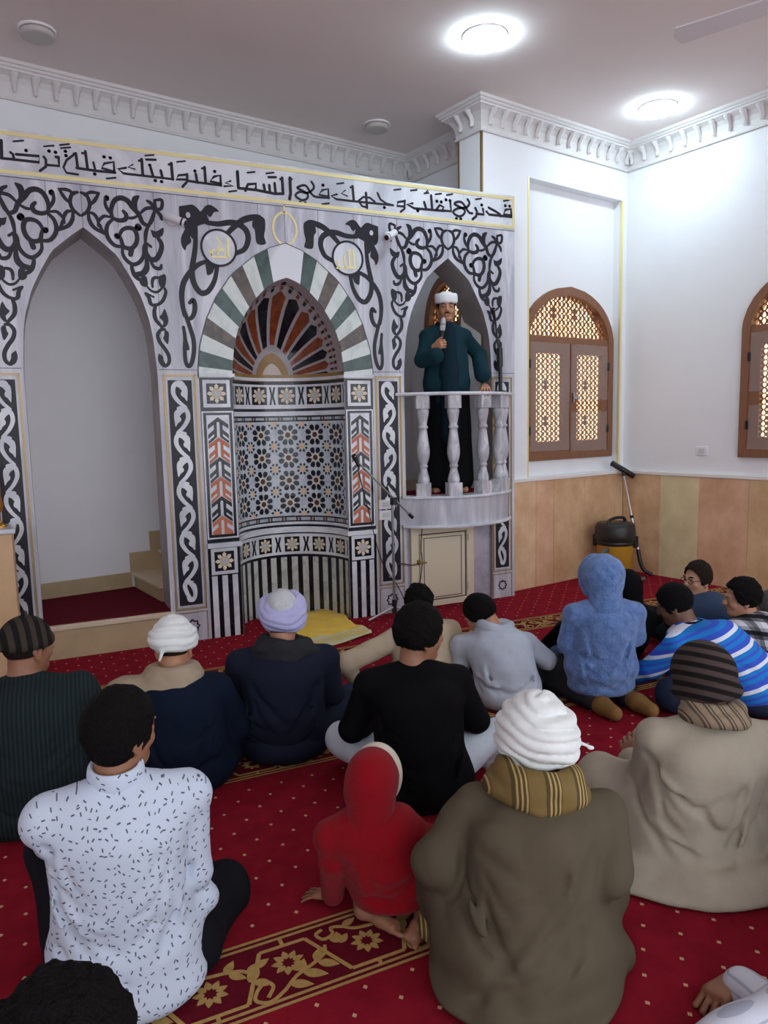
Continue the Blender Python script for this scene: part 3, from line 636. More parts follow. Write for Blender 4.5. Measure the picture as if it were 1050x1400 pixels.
poly = [(XM + w, ZSP + z) for w, z in inn] + [(XM, N_ZA)] + [(XM - w, ZSP + z) for w, z in reversed(inn)] + [(XM - w, ZSP + z) for w, z in out] + [(XM, O_ZA)] + [(XM + w, ZSP + z) for w, z in reversed(out)]
mb.prism(poly, S3, -.03, .006); mb.build('keystone', MARB2, MIH)
mb = MB(); q = [(XM + O_HW + .004, ZSP)] + [(XM + w + .004, ZSP + z) for w, z in (arch_pt(OTAB, O_HW, O_ZA, math.radians(a)) for a in range(3, 90, 4))] + [(XM, O_ZA + .005)]
q = q + [(2 * XM - a, b) for a, b in reversed(q[:-1])]; mb.ribbon(q, [.006] * len(q), S3, .007, 0, False); mb.build('arch_outline', SEAM, MIH)
# ---- half dome with the fan of marble petals
def dome(ang, rho, d=0.0):
    w, z = arch_pt(NTAB, N_HW, N_ZA, min(ang, PI - ang)); w = w if ang <= PI / 2 else -w
    x, zz = rho * w, rho * z
    za = max(0.0, min(1.0, zz / (N_ZA - ZSP))); hw = max(1e-6, lerp_curve(NTAB, za) * N_HW)
    y = ND * math.sqrt(max(0, hw * hw - x * x)) / N_HW
    c = np.array([XM + x, y, ZSP + zz]); v = np.array([XM, -.2, ZSP + .1]) - c; v /= np.linalg.norm(v)
    return tuple(c + v * d)
def dpatch(mb, poly_fn, d, mi, na=4, nr=14):              # poly_fn(u,v)->(ang,rho)
    vs = [dome(*poly_fn(i / na, j / nr), d) for j in range(nr + 1) for i in range(na + 1)]
    mb.add(vs, [(j * (na + 1) + i, j * (na + 1) + i + 1, (j + 1) * (na + 1) + i + 1, (j + 1) * (na + 1) + i) for j in range(nr) for i in range(na)], mi, False)
NP = 15
mb = MB(); dpatch(mb, lambda u, v: (PI * u, v), 0, 0, 60, 24)
for i in range(NP * 2 + 1):                               # small zig-zag mosaic between fan and rim
    c = PI * i / (NP * 2)
    for k, (r0, r1, hw_) in enumerate(((.925, .955, .020), (.962, .985, .026))):
        a0, a1 = max(.003, c - hw_), min(PI - .003, c + hw_); vs = [dome(a0, r0, .004), dome(a1, r0, .004), dome(a1, r1, .004), dome(a0, r1, .004)]
        mb.add(vs, [(0, 1, 2, 3)], 1 + (i + k) % 2)
hd = mb.build('half_dome', [GREYL, BLK2, RED_ST], MIH)
for i in range(NP):
    c = PI * (i + .5) / NP; hwid = PI / NP * .40; mb = MB()
    r1 = .88
    dpatch(mb, lambda u, v: (c + (2 * u - 1) * hwid * (1 - .22 * (1 - v)), .40 + (r1 - .40) * v + (.035 * (1 - abs(2 * u - 1)) if v > .99 else 0)), .004, 0)
    mb.build('fan_petal', BLK2 if i % 2 == 0 else RED_ST, hd)
mb = MB()
dpatch(mb, lambda u, v: (PI * (.0 + u), .20 + .115 * v), .006, 0, 40, 4); dpatch(mb, lambda u, v: (PI * u, .205 * v), .005, 1, 30, 6)
mb.build('fan_centre', [OCHRE, PINKW], hd)
# ---- ochre band and mouldings below the fan
mb = MB(); cstrip(mb, 0, NARC, ZSP - .001, ZSP + .058, .012, 0, 40); vs0 = [cyl(NARC * i / 40, ZSP + .058, .012) for i in range(41)] + [cyl(NARC * i / 40, ZSP + .058, -.03) for i in range(41)]
mb.add(vs0, [(i, i + 1, 42 + i, 41 + i) for i in range(40)], 0); mb.build('ochre_band', OCHRE, MIH)
def moulding(z0, z1, proj, name, mat):
    mb = MB(); n = 40; path = [(XM - O_HW, 0), (XM - N_HW, 0)] + [cyl(NARC * i / n, 0, 0)[:2] for i in range(1, n)] + [(XM + N_HW, 0), (XM + O_HW, 0)]
    off = [(XM - O_HW, -proj), (XM - N_HW + proj * .6, -proj)] + [cyl(NARC * i / n, 0, proj)[:2] for i in range(1, n)] + [(XM + N_HW - proj * .6, -proj), (XM + O_HW, -proj)]
    k = len(path); vs = [(x, y, z0) for x, y in path] + [(x, y, z0) for x, y in off] + [(x, y, z1) for x, y in off] + [(x, y, z1) for x, y in path]
    mb.add(vs, [(r * k + i, r * k + i + 1, (r + 1) * k + i + 1, (r + 1) * k + i) for r in range(3) for i in range(k - 1)], 0); return mb.build(name, mat, MIH)
moulding(1.995, 2.02, .022, 'moulding', MARB2); moulding(.705, .742, .024, 'moulding', MARB2)
# ---- niche lining: white marble with black and white bands
mb = MB(); cstrip(mb, 0, NARC, 0, 1.996, 0, 0, 48)
for z0, z1, mi in ((1.965, 1.995, 1), (1.742, 1.765, 1), (.752, .772, 1), (.690, .705, 1), (.490, .510, 1), (1.69, 1.705, 1), (1.655, 1.668, 1), (.835, .848, 1), (.795, .807, 1)): cstrip(mb, 0.002, NARC - .002, z0, z1, .0015, mi, 40)
for z0, z1 in ((1.668, 1.69), (.807, .835)):
    cstrip(mb, .02, NARC - .02, z0, z1, .0012, 2, 40)
    for i in range(12):
        s = NARC * (i + .5) / 12; cstrip(mb, s - .02, s - .008, z0, z1, .002, 1, 2); cstrip(mb, s - .006, s + .006, z0 + .005, z1 - .005, .002, 3, 2); cstrip(mb, s + .008, s + .02, z0, z1, .002, 1, 2)
for s in (.012, NARC - .024): cstrip(mb, s, s + .012, .835, 1.668, .0015, 1, 2)
mb.build('niche_lining', [MARB2, BLK2, marble('grey_lozenge', srgb(176, 184, 192), srgb(150, 158, 166), 8), REDT], MIH)
# ---- mosaic of rosettes
def star_poly(cx, cz, r, k, q, rot=0): return [(cx + r * (1 if j % 2 == 0 else k) * math.cos(j * PI / q + rot), cz + r * (1 if j % 2 == 0 else k) * math.sin(j * PI / q + rot)) for j in range(2 * q)]
mz0, mz1, ms0, ms1 = .852, 1.650, .035, NARC - .035
mb = MB(); nc, nr = 6, 4; cw, ch = (ms1 - ms0) / nc, (mz1 - mz0 - .02) / nr
cstrip(mb, ms0, ms1, mz0, mz1, .001, 0, 40)
def petal(cx, cz, a, r0, r1, w):
    ca, sa = math.cos(a), math.sin(a); L = [(r0, 0), (r0 + .35 * (r1 - r0), w), (r0 + .75 * (r1 - r0), w * 1.12), (r1, w * .6), (r1, -w * .6), (r0 + .75 * (r1 - r0), -w * 1.12), (r0 + .35 * (r1 - r0), -w)]
    return [(cx + x * ca - y * sa, cz + x * sa + y * ca) for x, y in L]
def inband(q): return [(min(max(a, ms0), ms1), min(max(b, mz0), mz1)) for a, b in q]
for j in range(nr):
    for i in range(nc):
        cx, cz = ms0 + (i + .5) * cw, mz0 + .01 + (j + .5) * ch; r = .46 * ch
        mb.prism(star_poly(cx, cz, .56 * r, .62, 8, PI / 8), cyl, .001, .0022, 1, False); mb.prism(star_poly(cx, cz, .27 * r, .96, 8), cyl, .001, .003, 2, False)
        for q in range(8): mb.prism(petal(cx, cz, (q + .5) * PI / 4, .38 * r, 1.0 * r, .215 * r), cyl, .001, .0025, 3, False)
for j in range(nr + 1):
    for i in range(nc + 1):
        cx, cz = ms0 + i * cw, mz0 + .01 + j * ch; r = .23 * ch
        def ok(q): return min(a for a, _ in q) > ms0 - 1e-6 and max(a for a, _ in q) < ms1 + 1e-6 and min(b for _, b in q) > mz0 and max(b for _, b in q) < mz1
        q = star_poly(cx, cz, r * .72, .58, 8); q = inband(q)
        if 0 < i < nc: mb.prism(q, cyl, .001, .0022, 4, False)
        for t in range(8):
            q = petal(cx, cz, (t + .5) * PI / 4, .58 * r, 1.16 * r, .20 * r)
            if ok(q): mb.prism(q, cyl, .001, .0025, 3, False)
mb.build('mosaic_panel', [marble('mosaic_ground', srgb(198, 205, 214), srgb(172, 180, 192), 12), STAR, BRN_IN, BLK2, STAR2], MIH)
# ---- star squares (flat ones on the pilasters, a frieze round the niche) ----
def star_tile(mb, fn, cx, cz, h, frame=True):
    if frame: mb.prism([(cx - h, cz - h), (cx + h, cz - h), (cx + h, cz + h), (cx - h, cz + h)], fn, .0, .0015, 0, False)
    k = .74 * h
    for i in range(8):
        a, b = cx - k + 2 * k * i / 8, cx - k + 2 * k * (i + 1) / 8; mb.prism([(a, cz - k), (b, cz - k), (b, cz + k), (a, cz + k)], fn, .0, .0022, 1, False)
    R = .72 * h
    for j in range(8):
        a = j * PI / 4; L = [(.46 * R, 0), (.70 * R, .20 * R), (1.0 * R, 0), (.70 * R, -.20 * R)]
        L = [(.50 * R, -.14 * R), (.50 * R, .14 * R), (.74 * R, .22 * R), (1.0 * R, 0), (.74 * R, -.22 * R)]
        mb.prism([(cx + x * math.cos(a) - y * math.sin(a), cz + x * math.sin(a) + y * math.cos(a)) for x, y in L], fn, 0, .0046, 2, False)
    mb.prism([(cx + .56 * R * math.cos(j * PI / 8), cz + .56 * R * math.sin(j * PI / 8)) for j in range(16)], fn, 0, .0040, 3, False)
    mb.prism([(cx + .36 * R * math.cos(j * PI / 4 + PI / 8), cz + .36 * R * math.sin(j * PI / 4 + PI / 8)) for j in range(8)], fn, 0, .0054, 4, False)
TILE_M = [MARB2, BLK2, STAR, M('tan_inlay', srgb(196, 172, 142), .35), M('grey_blue_stone', srgb(178, 188, 194), .3)]
for zc, h in ((1.872, .100), (.60, .088)):
    mb = MB(); n = 6; cw = (NARC - .02) / n; d0 = .0016
    cstrip(mb, .004, NARC - .004, zc - h - .004, zc + h + .004, .0012, 0, 40)
    fz = lambda a, b, d: cyl(a, b, d + d0)
    for i in range(n):
        cx = .01 + (i + .5) * cw; star_tile(mb, fz, cx, zc, h, False)
        for sgn in (-1, 1):
            mb.prism([(cx + sgn * cw * .385, zc - h * .74), (cx + sgn * cw * .455, zc - h * .74), (cx + sgn * cw * .50, zc - .016), (cx + sgn * cw * .5, zc + .016), (cx + sgn * cw * .455, zc + h * .74), (cx + sgn * cw * .385, zc + h * .74), (cx + sgn * cw * .45, zc)][::1], fz, 0, .002, 1, False)
    mb.build('star_frieze', TILE_M, MIH)
for sg in (-1, 1):
    pc = XM + sg * .5 * (N_HW + O_HW); pw = .5 * (O_HW - N_HW) - .006
    mb = MB(); mb.prism([(pc - pw - .004, 0), (pc + pw + .004, 0), (pc + pw + .004, 1.996), (pc - pw - .004, 1.996)], S3, -.01, .003, 0); pil = mb.build('striped_pilaster', BLK2, MIH)
    f3 = lambda a, b, d: (a, -.003 - d, b)
    for zc in (1.872, .597):
        mb = MB(); star_tile(mb, f3, pc, zc, .102); mb.build('star_tile', TILE_M, pil)
    mb = MB(); z0, z1 = .772, 1.742
    def rect(a0, a1, b0, b1, d, mi): mb.prism([(a0, b0), (a1, b0), (a1, b1), (a0, b1)], f3, 0, d, mi, False)
    rect(pc - pw, pc + pw, z0, z1, .001, 0); rect(pc - pw + .012, pc + pw - .012, z0 + .012, z1 - .012, .0016, 1); rect(pc - pw + .034, pc + pw - .034, z0 + .034, z1 - .030, .0022, 0)
    h = (z1 - z0 - .075) / 6; hw = pw - .042
    for i in range(6):
        zt = z1 - .045 - i * h; mi = 1 if i % 2 == 0 else 2; cut = i == 5
        for s2 in (-1, 1):
            def pl(pts, m_): mb.prism([(pc + s2 * a * hw, zt - b * h) for a, b in pts], f3, 0, .0032, m_, False)
            pl([(0, .0), (1, .38), (1, .60), (0, .22)], mi)
            if cut: pl([(.14, .25), (.44, .38), (.44, .98), (.14, .98)], mi); pl([(.44, .60), (1, .82), (1, .98), (.44, .98)], mi)
            else: pl([(.14, .24), (.42, .36), (.42, 1.02), (.14, .90)], mi); pl([(.42, .62), (1, .88), (1, 1.10), (.42, .84)], mi); pl([(.14, .92), (1, 1.30), (1, 1.10 + .34), (.14, 1.06)] if False else [(.42, 1.02), (.14, .90), (.14, 1.0), (1, 1.36), (1, 1.20), (.42, .96)], mi)
    mb.build('chevron_panel', [MARB2, BLK2, REDT], pil)
    mb = MB(); nS = 3
    for i in range(nS):
        w = 2 * pw / 5.6; a0 = pc - pw + .5 * w * .35 + i * 1.85 * w; rect_ = [(a0 + .010, .0), (a0 + .010 + w, 0), (a0 + .010 + w, .485), (a0 + .010, .485)]; mb.prism(rect_, f3, 0, .001, 0, False)
    mb.build('white_stripes', MARB2, pil)
mb = MB(); n = 16
cstrip(mb, 0.001, NARC - .001, 0, .490, .001, 1, 40)
for i in range(n):
    w = NARC / n; s = i * w + .22 * w; cstrip(mb, s, s + .56 * w, 0, .488, .002, 0, 2)
mb.build('striped_dado', [marble('grey_white_marble', srgb(198, 202, 200), srgb(160, 166, 166), 9), BLK2], MIH)
# ================================================================== STAIRS, PULPIT BALCONY
STONE = M('beige_travertine', srgb(186, 164, 128), .45, var=.10, scale=5, bump=.03, bscale=80)
STONE2 = M('pale_step_edge', srgb(214, 198, 172), .4, var=.06, scale=8)
PLZ = .255
st = thing('stone_steps', (.9, .6, 0), 'beige stone steps with dark red carpet on the landing, inside the left pointed doorway', 'stairs')
def pslab(mb, poly, z0, z1, mi=0):
    n = len(poly); vs = [(x, y, z1) for x, y in poly] + [(x, y, z0) for x, y in poly]
    mb.add(vs, [tuple(range(n)), tuple(range(2 * n - 1, n - 1, -1))] + [(i, n + i, n + (i + 1) % n, (i + 1) % n) for i in range(n)], mi)
mb = MB(); a0, a1 = XL - A_HW, XL + A_HW + .03
pslab(mb, [(a0, .012), (a1, .012), (a1, .35), room(1.45, .6)[:2], room(1.45, N_B)[:2], room(-1.2, N_B)[:2], room(-1.2, .40)[:2], (a0, .35)], 0, PLZ - .04); mb.build('landing', STONE, st)
mb = MB(); pslab(mb, [(a0, -.008), (a1, -.008), (a1, .06), (a0, .06)], PLZ - .045, PLZ - .008); o = mb.build('nosing', STONE2, st); bevel(o, .006, 2)
mb = MB(); pslab(mb, [(a0, .03), (a1 - .01, .03), (a1 - .01, .35), room(.86, .2)[:2], room(.86, N_B)[:2], room(-1.2, N_B)[:2], room(-1.2, .40)[:2], (a0, .35)], PLZ - .04, PLZ); mb.build('landing_carpet', M('dark_red_carpet', srgb(96, 18, 34), .95, var=.15, scale=30, bump=.3, bscale=300, spec=.1), st)
for i, (u, z) in enumerate(((.855, .39), (1.10, .56), (1.36, .73), (1.62, .90))):
    mb = MB(); mb.rbox(u + .015, 2.3, .19, N_B - .004, 0 if i == 0 else z - .17, z - .028, 0); mb.rbox(u - .012, 2.3, .19, N_B - .004, z - .028, z, 1); o = mb.build('step', [STONE, STONE2], st); bevel(o, .003, 1)
mb = MB(); mb.rbox(-1.2, .845, N_B - .016, N_B - .002, PLZ, .385)
for u0, u1, z0, z1 in ((.84, 1.02, .39, .555), (1.02, 1.28, .39, .725), (1.28, 1.55, .56, .90)): mb.rbox(u0, u1, N_B - .016, N_B - .002, z0, z1)
mb.build('wall_skirting', STONE, st)
# pulpit floor behind the balcony
PZ = 1.0
mb = MB(); pslab(mb, [room(2.3, .3)[:2], (XR - A_HW - .1, .36), (XR + A_HW + .1, .36), room(U_S, N_PB + .05)[:2], room(U_S, N_B)[:2], room(2.3, N_B)[:2]], PZ - .12, PZ - .002)
mb.build('floor_pulpit', STONE, kind='structure')

# ---- curved balcony
PB = thing('pulpit_balcony', (3.32, 0, .73), 'curved marble pulpit balcony with turned balusters, projecting from the right pointed arch', 'balcony')
BCX, BCH, BSG = 3.32, .555, .265; BR = (BCH ** 2 + BSG ** 2) / (2 * BSG); BCY = BR - BSG; BAH = math.asin(BCH / BR)
def bal(a, r): return (BCX + r * math.sin(a), BCY - r * math.cos(a))
def bslab(name, z0, z1, r, mat, flat=True, bv=.006, x_ext=0):
    mb = MB(); ah = math.asin(min(.99, (BCH + x_ext) / r)); k = 40
    arc = [bal(-ah + 2 * ah * i / k, r) for i in range(k + 1)]; arc = [(x, min(y, .02)) for x, y in arc]
    poly = arc + [(arc[-1][0], .34 if flat else .02), (arc[0][0], .34 if flat else .02)]
    poly = arc + ([(XR + A_HW - .002, .012), (XR + A_HW - .002, .35), (XR - A_HW + .002, .35), (XR - A_HW + .002, .012)] if flat else [])
    pslab(mb, poly, z0, z1); o = mb.build(name, mat, PB); bevel(o, bv, 3); return o
bslab('floor_slab', .983, 1.006, BR + .03, MARB2); bslab('drum', .755, .983, BR, MARB, bv=.002); bslab('lower_slab', .733, .757, BR + .03, MARB2)
o = bslab('landing_carpet', 1.005, 1.012, BR - .17, M('red_pulpit_carpet', srgb(120, 24, 40), .95, bump=.3, bscale=300, spec=.1), bv=.001)
mb = MB(); k = 48; r0, r1 = BR - .115, BR + .035; ah = math.asin((BCH + .03) / (BR + .035))
pts = [-ah + 2 * ah * i / k for i in range(k + 1)]; sec = [(r1, 1.846), (r1 + .006, 1.852), (r1 + .008, 1.860), (r1 + .004, 1.869), (r1 - .004, 1.873), (r0 + .004, 1.873), (r0, 1.868), (r0, 1.846)]; ns = len(sec)
vs = [(bal(a, r)[0], min(bal(a, r)[1], .05), z) for a in pts for r, z in sec]
mb.add(vs, [(i * ns + j, (i + 1) * ns + j, (i + 1) * ns + (j + 1) % ns, i * ns + (j + 1) % ns) for i in range(k) for j in range(ns)] + [tuple(range(ns)), tuple(k * ns + j for j in reversed(range(ns)))], 0)
o = mb.build('handrail', MARB2, PB); fix_normals(o)
BPROF = [(.036, .10), (.048, .108), (.052, .13), (.047, .16), (.038, .19), (.030, .225), (.031, .238), (.038, .243), (.038, .256), (.031, .262), (.034, .275), (.046, .305), (.054, .35), (.055, .39), (.050, .43), (.042, .49), (.035, .54), (.032, .562), (.041, .568), (.043, .577), (.041, .586), (.033, .592), (.036, .62), (.046, .67), (.052, .70), (.052, .722), (.046, .73), (.046, .745)]
def baluster(a):
    x, y = bal(a, BR - .045); mb = MB(); mb.lathe([(r, z) for r, z in BPROF], (x, y, 1.006), 0, 28)
    for z0, z1, h in ((1.006, 1.114, .061), (1.738, 1.846, .058)):
        P = []
        for q in range(8):
            sx, sy = ((-1, -1), (1, -1), (1, 1), (-1, 1))[q // 2]; ch = .012
            lx, ly = sx * h, sy * h
            if q % 2 == (0 if sx * sy > 0 else 1): lx -= sx * ch
            else: ly -= sy * ch
            P.append((x + lx * math.cos(a) - ly * math.sin(a), y + lx * math.sin(a) + ly * math.cos(a)))
        c = (sum(p[0] for p in P) / 8, sum(p[1] for p in P) / 8); P.sort(key=lambda p: math.atan2(p[1] - c[1], p[0] - c[0]))
        pslab(mb, P, z0, z1)
    return mb.build('baluster', BAL_M, PB)
for a in (-.60, -.215, .225, .60, .80): baluster(a)
# wall below the balcony with the cream cupboard door
mb = MB(); mb.box((XR - A_HW - .02, .045, 0), (XR + A_HW + .02, .13, .735)); mb.build('apron', marble('lavender_grey_marble', srgb(190, 186, 200), srgb(166, 162, 178), 4), PB)
CRM = M('cream_painted_metal', srgb(222, 212, 186), .4)
cd = thing('cupboard_door', (3.17, .03, .05), 'small cream cupboard door under the marble pulpit balcony', 'cupboard door')
X_0, X_1, Z_0, Z_1 = 2.872, 3.505, .005, .732
mb = MB(); w = .075
for a, b, c, d in ((X_0, X_0 + w, Z_0, Z_1), (X_1 - w, X_1, Z_0, Z_1), (X_0 + w, X_1 - w, Z_0, Z_0 + w * .7), (X_0 + w, X_1 - w, Z_1 - w, Z_1)): mb.box((a, .008, c), (b, .045, d))
o = mb.build('frame', CRM, cd); bevel(o, .004, 2)
mb = MB(); mb.box((X_0 + w + .004, .02, Z_0 + w * .7 + .004), (X_1 - w - .012, .045, Z_1 - w - .004)); mb.build('gap_shade', BLKP, cd)  # black sheet behind the leaf, stands in for shade in the gap
mb = MB(); mb.box((X_0 + w + .006, .002, Z_0 + w * .7 + .012), (X_1 - w - .022, .03, Z_1 - w - .008)); o = mb.build('door_leaf', CRM, cd); bevel(o, .005, 2)
mb = MB()
for q in ((X_0 + w + .04, X_0 + w + .046, .09, .62), (X_1 - w - .066, X_1 - w - .06, .09, .62), (X_0 + w + .04, X_1 - w - .06, .085, .091), (X_0 + w + .04, X_1 - w - .06, .617, .623)): mb.box((q[0], -.001, q[2]), (q[1], .004, q[3]))
mb.build('panel_groove', M('dark_groove', srgb(60, 52, 44), .6), o)
mb = MB(); mb.box((X_0 + .05, -.012, .395), (X_0 + .075, .01, .435)); mb.tube([(X_0 + .06, -.018, .415), (X_0 + .13, -.022, .412)], .008); mb.build('latch', M('brass', srgb(160, 130, 76), .35, .9), cd)
for z in (.16, .60):
    mb = MB(); mb.tube([(X_1 - w + .012, -.002, z - .03), (X_1 - w + .012, -.002, z + .03)], .007); mb.build('hinge', CRM, cd)
# ================================================================== FITTINGS AND LOOSE THINGS
def socket(x0, x1, z0, z1, label, fn):
    t = MB(); cx, cz = .5 * (x0 + x1), .5 * (z0 + z1)
    def bx(m, a0, a1, b0, b1, d0, d1, mi=0): m.add([fn(a0, b0, d0), fn(a1, b0, d0), fn(a1, b1, d0), fn(a0, b1, d0), fn(a0, b0, d1), fn(a1, b0, d1), fn(a1, b1, d1), fn(a0, b1, d1)], [(0, 1, 2, 3), (4, 7, 6, 5), (0, 4, 5, 1), (1, 5, 6, 2), (2, 6, 7, 3), (3, 7, 4, 0)], mi)
    root = thing('wall_socket', fn(cx, cz, 0), label, 'socket', 'white wall sockets')
    bx(t, x0, x1, z0, z1, 0, .012); o = t.build('face_plate', WHTP, root); fix_normals(o); bevel(o, .004, 2)
    t = MB(); bx(t, x0 + .25 * (x1 - x0), x1 - .25 * (x1 - x0), z0 + .02, z1 - .02, .012, .015); o = t.build('insert', M('socket_insert', srgb(206, 208, 212), .4), root); fix_normals(o)
socket(2.565, 2.69, .905, .985, 'upper white wall socket beside the microphone stand on the pilaster', lambda a, b, d: (a, -.002 - d, b))
socket(2.565, 2.69, .815, .895, 'lower white wall socket beside the microphone stand on the pilaster', lambda a, b, d: (a, -.002 - d, b))
socket(-1.53, -1.41, 1.25, 1.335, 'white wall socket on the right wall left of the brown window', lambda a, b, d: room(U_R - d - .001, a, b))
# ---- bullet cameras
def cctv(mount, tip, label):
    t = thing('security_camera', mount, label, 'security camera', 'white bullet security cameras')
    m0, p = Vector(mount), Vector(tip); mb = MB(); mb.lathe([(.038, 0), (.038, .012), (.03, .02), (.005, .021)], (0, 0, 0), 0, 20)
    vs = [(m0.x + v[0], m0.y - v[2], m0.z + v[1]) for v in mb.v]; mb.v = vs; mb.build('mount', WHTP, t)
    piv = m0 + Vector((0, -.07, .0)); mb = MB(); mb.tube([m0 + Vector((0, -.01, 0)), piv + Vector((0, 0, .0))], .014); mb.build('bracket', WHTP, t)
    d = (p - piv).normalized(); mb = MB(); mb.tube([piv - d * .06, piv - d * .055, piv + d * .07], [.020, .027, .027], seg=20); mb.tube([piv + d * .07, piv + d * .085], [.029, .029], seg=20); b = mb.build('housing', WHTP, t)
    mb = MB(); mb.tube([piv + d * .058, piv + d * .07], [.0285, .0285], seg=20); mb.tube([piv + d * .0845, piv + d * .087], [.021, .021], seg=20); mb.build('lens', BLKP, b)
cctv((.985, -.002, 3.095), (1.22, -.16, 2.99), 'white bullet security camera right of the left pointed doorway')
cctv((2.70, -.002, 3.13), (2.52, -.18, 3.02), 'white bullet security camera above the left edge of the pulpit arch')
# ---- microphones
def microphone(a, b, mat_head, label, r=.026, name='microphone'):
    a, b = Vector(a), Vector(b); d = (b - a).normalized(); t = thing(name, a, label, 'microphone')
    mb = MB(); mb.tube([a, a + d * (b - a).length * .7], [.012, .017], seg=14); mb.build('handle', BLKP, t)
    h = a + d * (b - a).length * .70; L = (b - h).length; mb = MB(); mb.tube([h, h + d * L * .15, h + d * L * .5, h + d * L * .85, b], [r * .75, r, r, r * .8, r * .25], seg=18); mb.build('grille', mat_head, t)
    mb = MB(); mb.tube([h + d * L * .40, h + d * L * .50], [r * 1.06] * 2, seg=18); mb.build('ring', STEEL, t)
GRILL = M('silver_mesh', srgb(205, 205, 205), .35, .7, bump=.6, bscale=900); FOAM = M('black_foam', srgb(18, 18, 20), .9, bump=.6, bscale=500)
ms = thing('microphone_stand', (2.63, -.13, 0), 'grey boom microphone stand on the floor left of the pulpit', 'microphone stand')
GREYM = M('grey_metal_tube', srgb(150, 150, 155), .35, .8)
mb = MB(); mb.tube([(2.63, -.13, .09), (2.63, -.13, .97)], .011); mb.build('pole', GREYM, ms)
mb = MB(); mb.tube([(2.63, -.13, .04), (2.63, -.13, .15)], .02); mb.build('hub', BLKP, ms)
for a in (2.3, 4.6, .2):
    mb = MB(); mb.tube([(2.63, -.13, .09), (2.63 + .27 * math.cos(a + 1.15), -.13 + .14 * math.sin(a + 1.15) * (1 if a < 4 else .6), .014)], .009); mb.build('leg', M('pale_leg', srgb(190, 188, 192), .35, .5), ms)
mb = MB(); mb.tube([(2.63, -.155, .955), (2.63, -.155, 1.015)], .03); mb.tube([(2.63, -.19, .985), (2.63, -.12, .985)], .018); mb.build('clamp', BLKP, ms)
mb = MB(); mb.tube([(2.30, -.165, 1.335), (2.80, -.165, .835)], .008); b = mb.build('boom', GREYM, ms)
mb = MB(); mb.tube([(2.765, -.165, .87), (2.80, -.165, .835)], .015); mb.build('counterweight', BLKP, b)
mb = MB(); mb.tube([(2.60, -.15, 1.02), (2.57, -.15, 1.10), (2.585, -.15, 1.13)], .012); mb.build('cable_clip', BLKP, ms)
microphone((2.325, -.165, 1.28), (2.275, -.165, 1.385), FOAM, 'black microphone on the floor boom stand in front of the niche', .022)
ps = thing('microphone_stand', (3.76, -.06, 1.0), 'black microphone stand at the right side of the pulpit balcony', 'microphone stand')
mb = MB(); mb.tube([(3.76, -.045, 1.875), (3.755, -.045, 2.18)], .017); mb.build('pole', BLKP, ps)
mb = MB(); mb.tube([(3.755, -.045, 2.10), (3.75, -.045, 2.26)], .028); mb.build('clamp', BLKP, ps)
mb = MB(); mb.tube([(3.745, -.045, 2.2), (3.70, -.05, 2.52)], .009); mb.build('boom', BLKP, ps)
mb = MB(); mb.lathe([(.055, 0), (.055, .012), (.02, .02)], (3.76, -.045, 1.873), 0, 20); mb.build('base', BLKP, ps)
microphone((3.70, -.05, 2.50), (3.66, -.07, 2.60), FOAM, 'black microphone on the stand at the right of the pulpit', .024)
def cable(pts, label, r=.0045, mat=BLKP):
    mb = MB(); mb.tube(catmull(pts, 8), r, seg=6); o = mb.build('cable', mat); o['label'] = label; o['category'] = 'cable'; return o
cable([(2.31, -.17, 1.29), (2.33, -.16, 1.2), (2.41, -.13, .93), (2.52, -.05, .60), (2.60, -.03, .40), (2.72, -.04, .22), (2.80, -.06, .012)], 'black cable hanging from the boom microphone to the floor')
cable([(2.66, -.15, .45), (2.76, -.05, .43), (2.86, -.01, .40), (2.95, -.015, .41)], 'black cable running from the microphone stand to the cupboard latch')
cable([(2.95, -.05, .735), (2.955, -.012, .55), (2.96, -.02, .42), (2.95, -.012, .3), (2.93, -.01, .15), (2.94, -.03, .008)], 'black cable hanging down the cupboard door frame')
cable([(2.74, -.03, 1.5), (2.745, -.025, 1.2), (2.72, -.04, 1.0), (2.68, -.03, .82)], 'thin black cable along the left edge of the balcony')
# ---- yellow prayer rug
rg = MB(); nx, ny = 22, 34; rx0, rx1, ry0, ry1 = 1.585, 2.245, -.78, .36
def rugz(i, j): return .012 + .006 * math.sin(i * .9 + j * .35) * math.sin(j * .5) + .004 * math.sin(i * .4 - j * .8)
vs = [(rx0 + (rx1 - rx0) * i / nx + .02 * math.sin(j * .3), ry0 + (ry1 - ry0) * j / ny + (.26 * (i / nx) if j == 0 else .26 * (i / nx) * (1 - j / ny) ** 2) , rugz(i, j)) for j in range(ny + 1) for i in range(nx + 1)]
rg.add(vs, [(j * (nx + 1) + i, j * (nx + 1) + i + 1, (j + 1) * (nx + 1) + i + 1, (j + 1) * (nx + 1) + i) for j in range(ny) for i in range(nx)], 0, True)
for j in range(ny):
    for i in range(nx):
        pass
rgm = [0 if j > 8 else (1 if j > 6 else (2 if j > 1 else 1)) for j in range(ny) for i in range(nx)]; rg.m = rgm
rug = rg.build('prayer_rug', [M('yellow_plush', srgb(252, 204, 44), .9, var=.10, scale=7, bump=.2, bscale=200, sheen=.2), M('pale_rug_border', srgb(214, 208, 160), .9, var=.1, scale=30), M('grey_green_rug_pattern', srgb(190, 194, 168), .9, c2=srgb(232, 200, 90), scale=16)])
sd = rug.modifiers.new('thickness', 'SOLIDIFY'); sd.thickness = .008; sd.offset = 1
rug['label'] = 'yellow prayer rug with pale patterned end lying on the carpet before the niche'; rug['category'] = 'prayer rug'
fr = MB()
for i in range(60):
    x = rx0 + .02 + (rx1 - rx0 - .04) * i / 59; fr.tube([(x, ry1, .014), (x + RNG.uniform(-.008, .008), ry1 + .035, .008)], .0025, seg=4)
